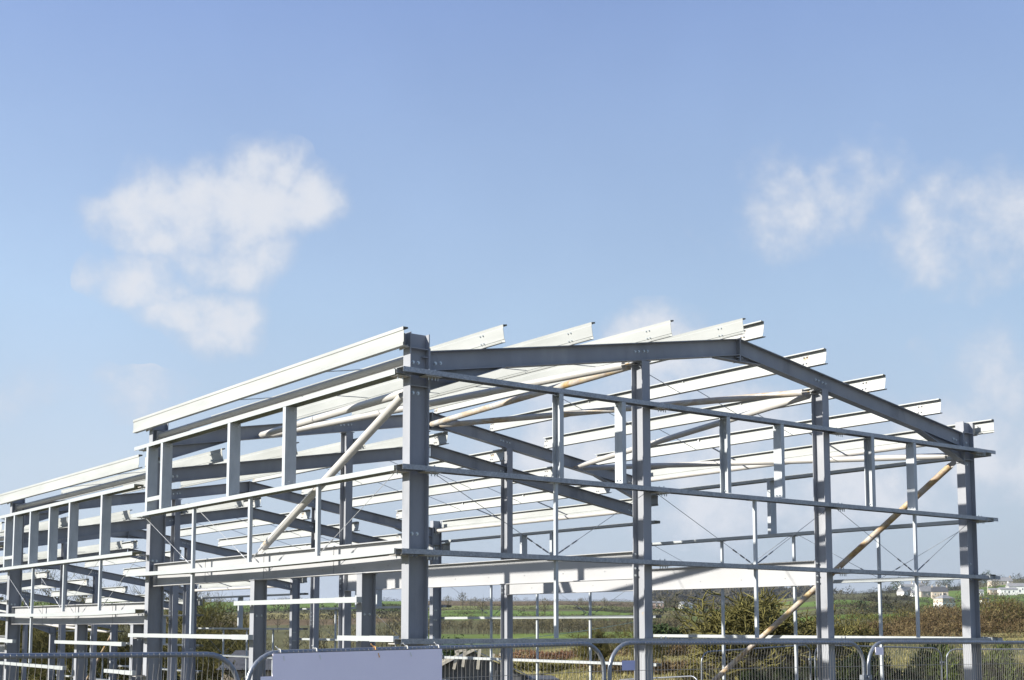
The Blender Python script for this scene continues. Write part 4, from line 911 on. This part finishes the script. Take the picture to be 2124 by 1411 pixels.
house(px(2090, 1231, 1100), 14, 8, 3, 2, YR-.1, 'white', 'slate', 'low white barn left of the farmhouse at the right edge', rows=1, cols=2, chim=0)
house(px(2069, 1230, 1110), 15, 6, 2.4, 1.6, YR, 'beige', 'slate', 'long pale shed left of the low white barn', rows=1, cols=3, chim=0)
house(px(2034, 1235, 1080), 4, 4, 3.2, 1.6, YR, 'white', 'slate', 'tiny white cottage touching the right corner column', rows=1, cols=1, chim=1)
house(px(2042, 1251, 900), 5, 4, 2.0, 1.4, YR, 'white', 'darkroof', 'small white shed above the brown scrub right of the corner column', rows=1, cols=1, chim=0)
house(px(1360, 1260, 900), 10, 7, 3.0, 1.2, YR, 'pink', 'slate', 'long pinkish shed right of the first gable post', rows=1, cols=3, chim=0)
house(px(1422, 1262, 880), 8, 5, 2.6, 2, YR+.4, 'white', 'slate', 'small white cottage seen through the left branches of the wide bare tree', rows=1, cols=2, chim=0)
b = MB(); q = px(2049, 1232, 1080); b.tube([q-Z*3, q+Z*6, q+Z*11], .3, 6, rs=[.35, .3, .2]); b.bb(q.x-1, q.x+1, q.y-.15, q.y+.15, q.z+9.6, q.z+10)
tag(b.build('utility_pole', 'timber'), 'thin pale pole standing right of the corner column, near the white cottage', 'pole')

# grey blockwork barn low behind the frame, with pale timbers lying on its roof
dd = 58; q = px(985, 1411, dd); e = empty('blockwork_barn', (q.x, q.y, -5.2), 'grey blockwork barn with a dark gable roof, low behind the white board', 'barn', None, YR)
b = MB(); b.bb(-2.9, 3.6, 0, 5, 0, 2.9); b.tri((-2.9, 0, 2.9), (2.3, 0, 3.1), (-.05, 0, 4.15)); b.quad((-2.9, 0, 2.9), (2.3, 0, 3.1), (2.3, 0, 2.8), (-2.9, 0, 2.8)); b.bb(-.75, -.50, -.12, 0, 0, 3.9)
for i in range(14): b.bb(-2.9, 3.6, -.012, 0, .24+i*.22, .25+i*.22)
b.build('wall', 'block', e)
b = MB(); b.quad((-3.1, -.2, 2.82), (-.05, -.2, 4.22), (-.05, 5.2, 4.22), (-3.1, 5.2, 2.82)); b.quad((2.5, -.2, 3.05), (2.5, 5.2, 3.05), (-.05, 5.2, 4.22), (-.05, -.2, 4.22)); b.quad((-3.1, -.2, 2.76), (-3.1, 5.2, 2.76), (-.05, 5.2, 4.16), (-.05, -.2, 4.16)); b.bb(2.3, 3.8, -.1, 5.1, 2.9, 2.96); b.build('roof', 'darkroof', e)
tm = [((-3.0, -.3, 2.95), (-1.1, -.3, 3.95)), ((-2.3, -.35, 3.15), (-.8, -.35, 4.0)), ((-.95, -.3, 3.4), (-.75, -.3, 4.2)), ((-.9, -.3, 4.15), (-.4, -.3, 4.3)), ((-.55, -.3, 3.5), (-.45, -.3, 4.25)), ((-.5, -.3, 4.05), (.2, -.3, 4.4)), ((.12, -.3, 3.4), (.22, -.3, 4.4)), ((.72, -.3, 3.75), (.82, -.3, 4.1)), ((1.2, -.3, 3.3), (1.32, -.3, 4.1)), ((1.1, -.3, 4.05), (1.5, -.3, 4.1))]
for i, (a, c) in enumerate(tm):
    b = MB(); a, c = Vector(a), Vector(c); t = (c-a).normalized(); b.box((a+c)/2, ((c-a).length, .12, .13), ax=(t, Y, t.cross(Y))); b.build('roof_timber', 'timber', e)
q = px(528, 1411, 62); e = empty('small_shed', (q.x, q.y, -5.4), 'small beige shed with a dark sloping roof, low behind the fence corner', 'shed', None, YR)
b = MB(); b.bb(-1.6, 2.4, 0, 3, 0, 3.35); b.build('wall', 'beige', e)
b = MB(); b.quad((-1.8, -.3, 3.4), (2.6, -.3, 3.4), (2.6, 1.6, 4.3), (-1.2, 1.6, 4.3)); b.quad((2.6, 3.3, 3.4), (-1.8, 3.3, 3.4), (-1.2, 1.6, 4.3), (2.6, 1.6, 4.3)); b.tri((-1.8, -.3, 3.4), (-1.2, 1.6, 4.3), (-1.8, 3.3, 3.4)); b.tri((2.6, -.3, 3.4), (2.6, 3.3, 3.4), (2.6, 1.6, 4.3)); b.build('roof', 'darkroof', e)
b = MB(); b.bb(-.4, .5, -.04, 0, .1, 2.1); b.build('door', 'darkroof', e)
# overhead cable
A = px(560, 1352, 36); B = px(1335, 1286, 75); pts = [A.lerp(B, i/16)-Z*(.35*4*(i/16)*(1-i/16)) for i in range(17)]
b = MB(); b.tube(pts, .014, 5); tag(b.build('overhead_cable', 'cable'), 'thin pale green cable rising to the right behind the frame', 'cable')

# air: an even, thin haze round the whole place
hz_ = MB(); hz_.bb(-7000, 11000, -7000, 11000, -60, 170); m_, t_, b_ = mat('air'); t_.nodes.remove(b_)
pvn = t_.nodes.new('ShaderNodeVolumePrincipled'); pvn.inputs['Color'].default_value = (.80, .88, 1.0, 1); pvn.inputs['Density'].default_value = .00007; pvn.inputs['Anisotropy'].default_value = .2
Lk(t_, pvn.outputs[0], t_.nodes['Material Output'].inputs['Volume'])
tag(hz_.build('haze', m_), kind='stuff')
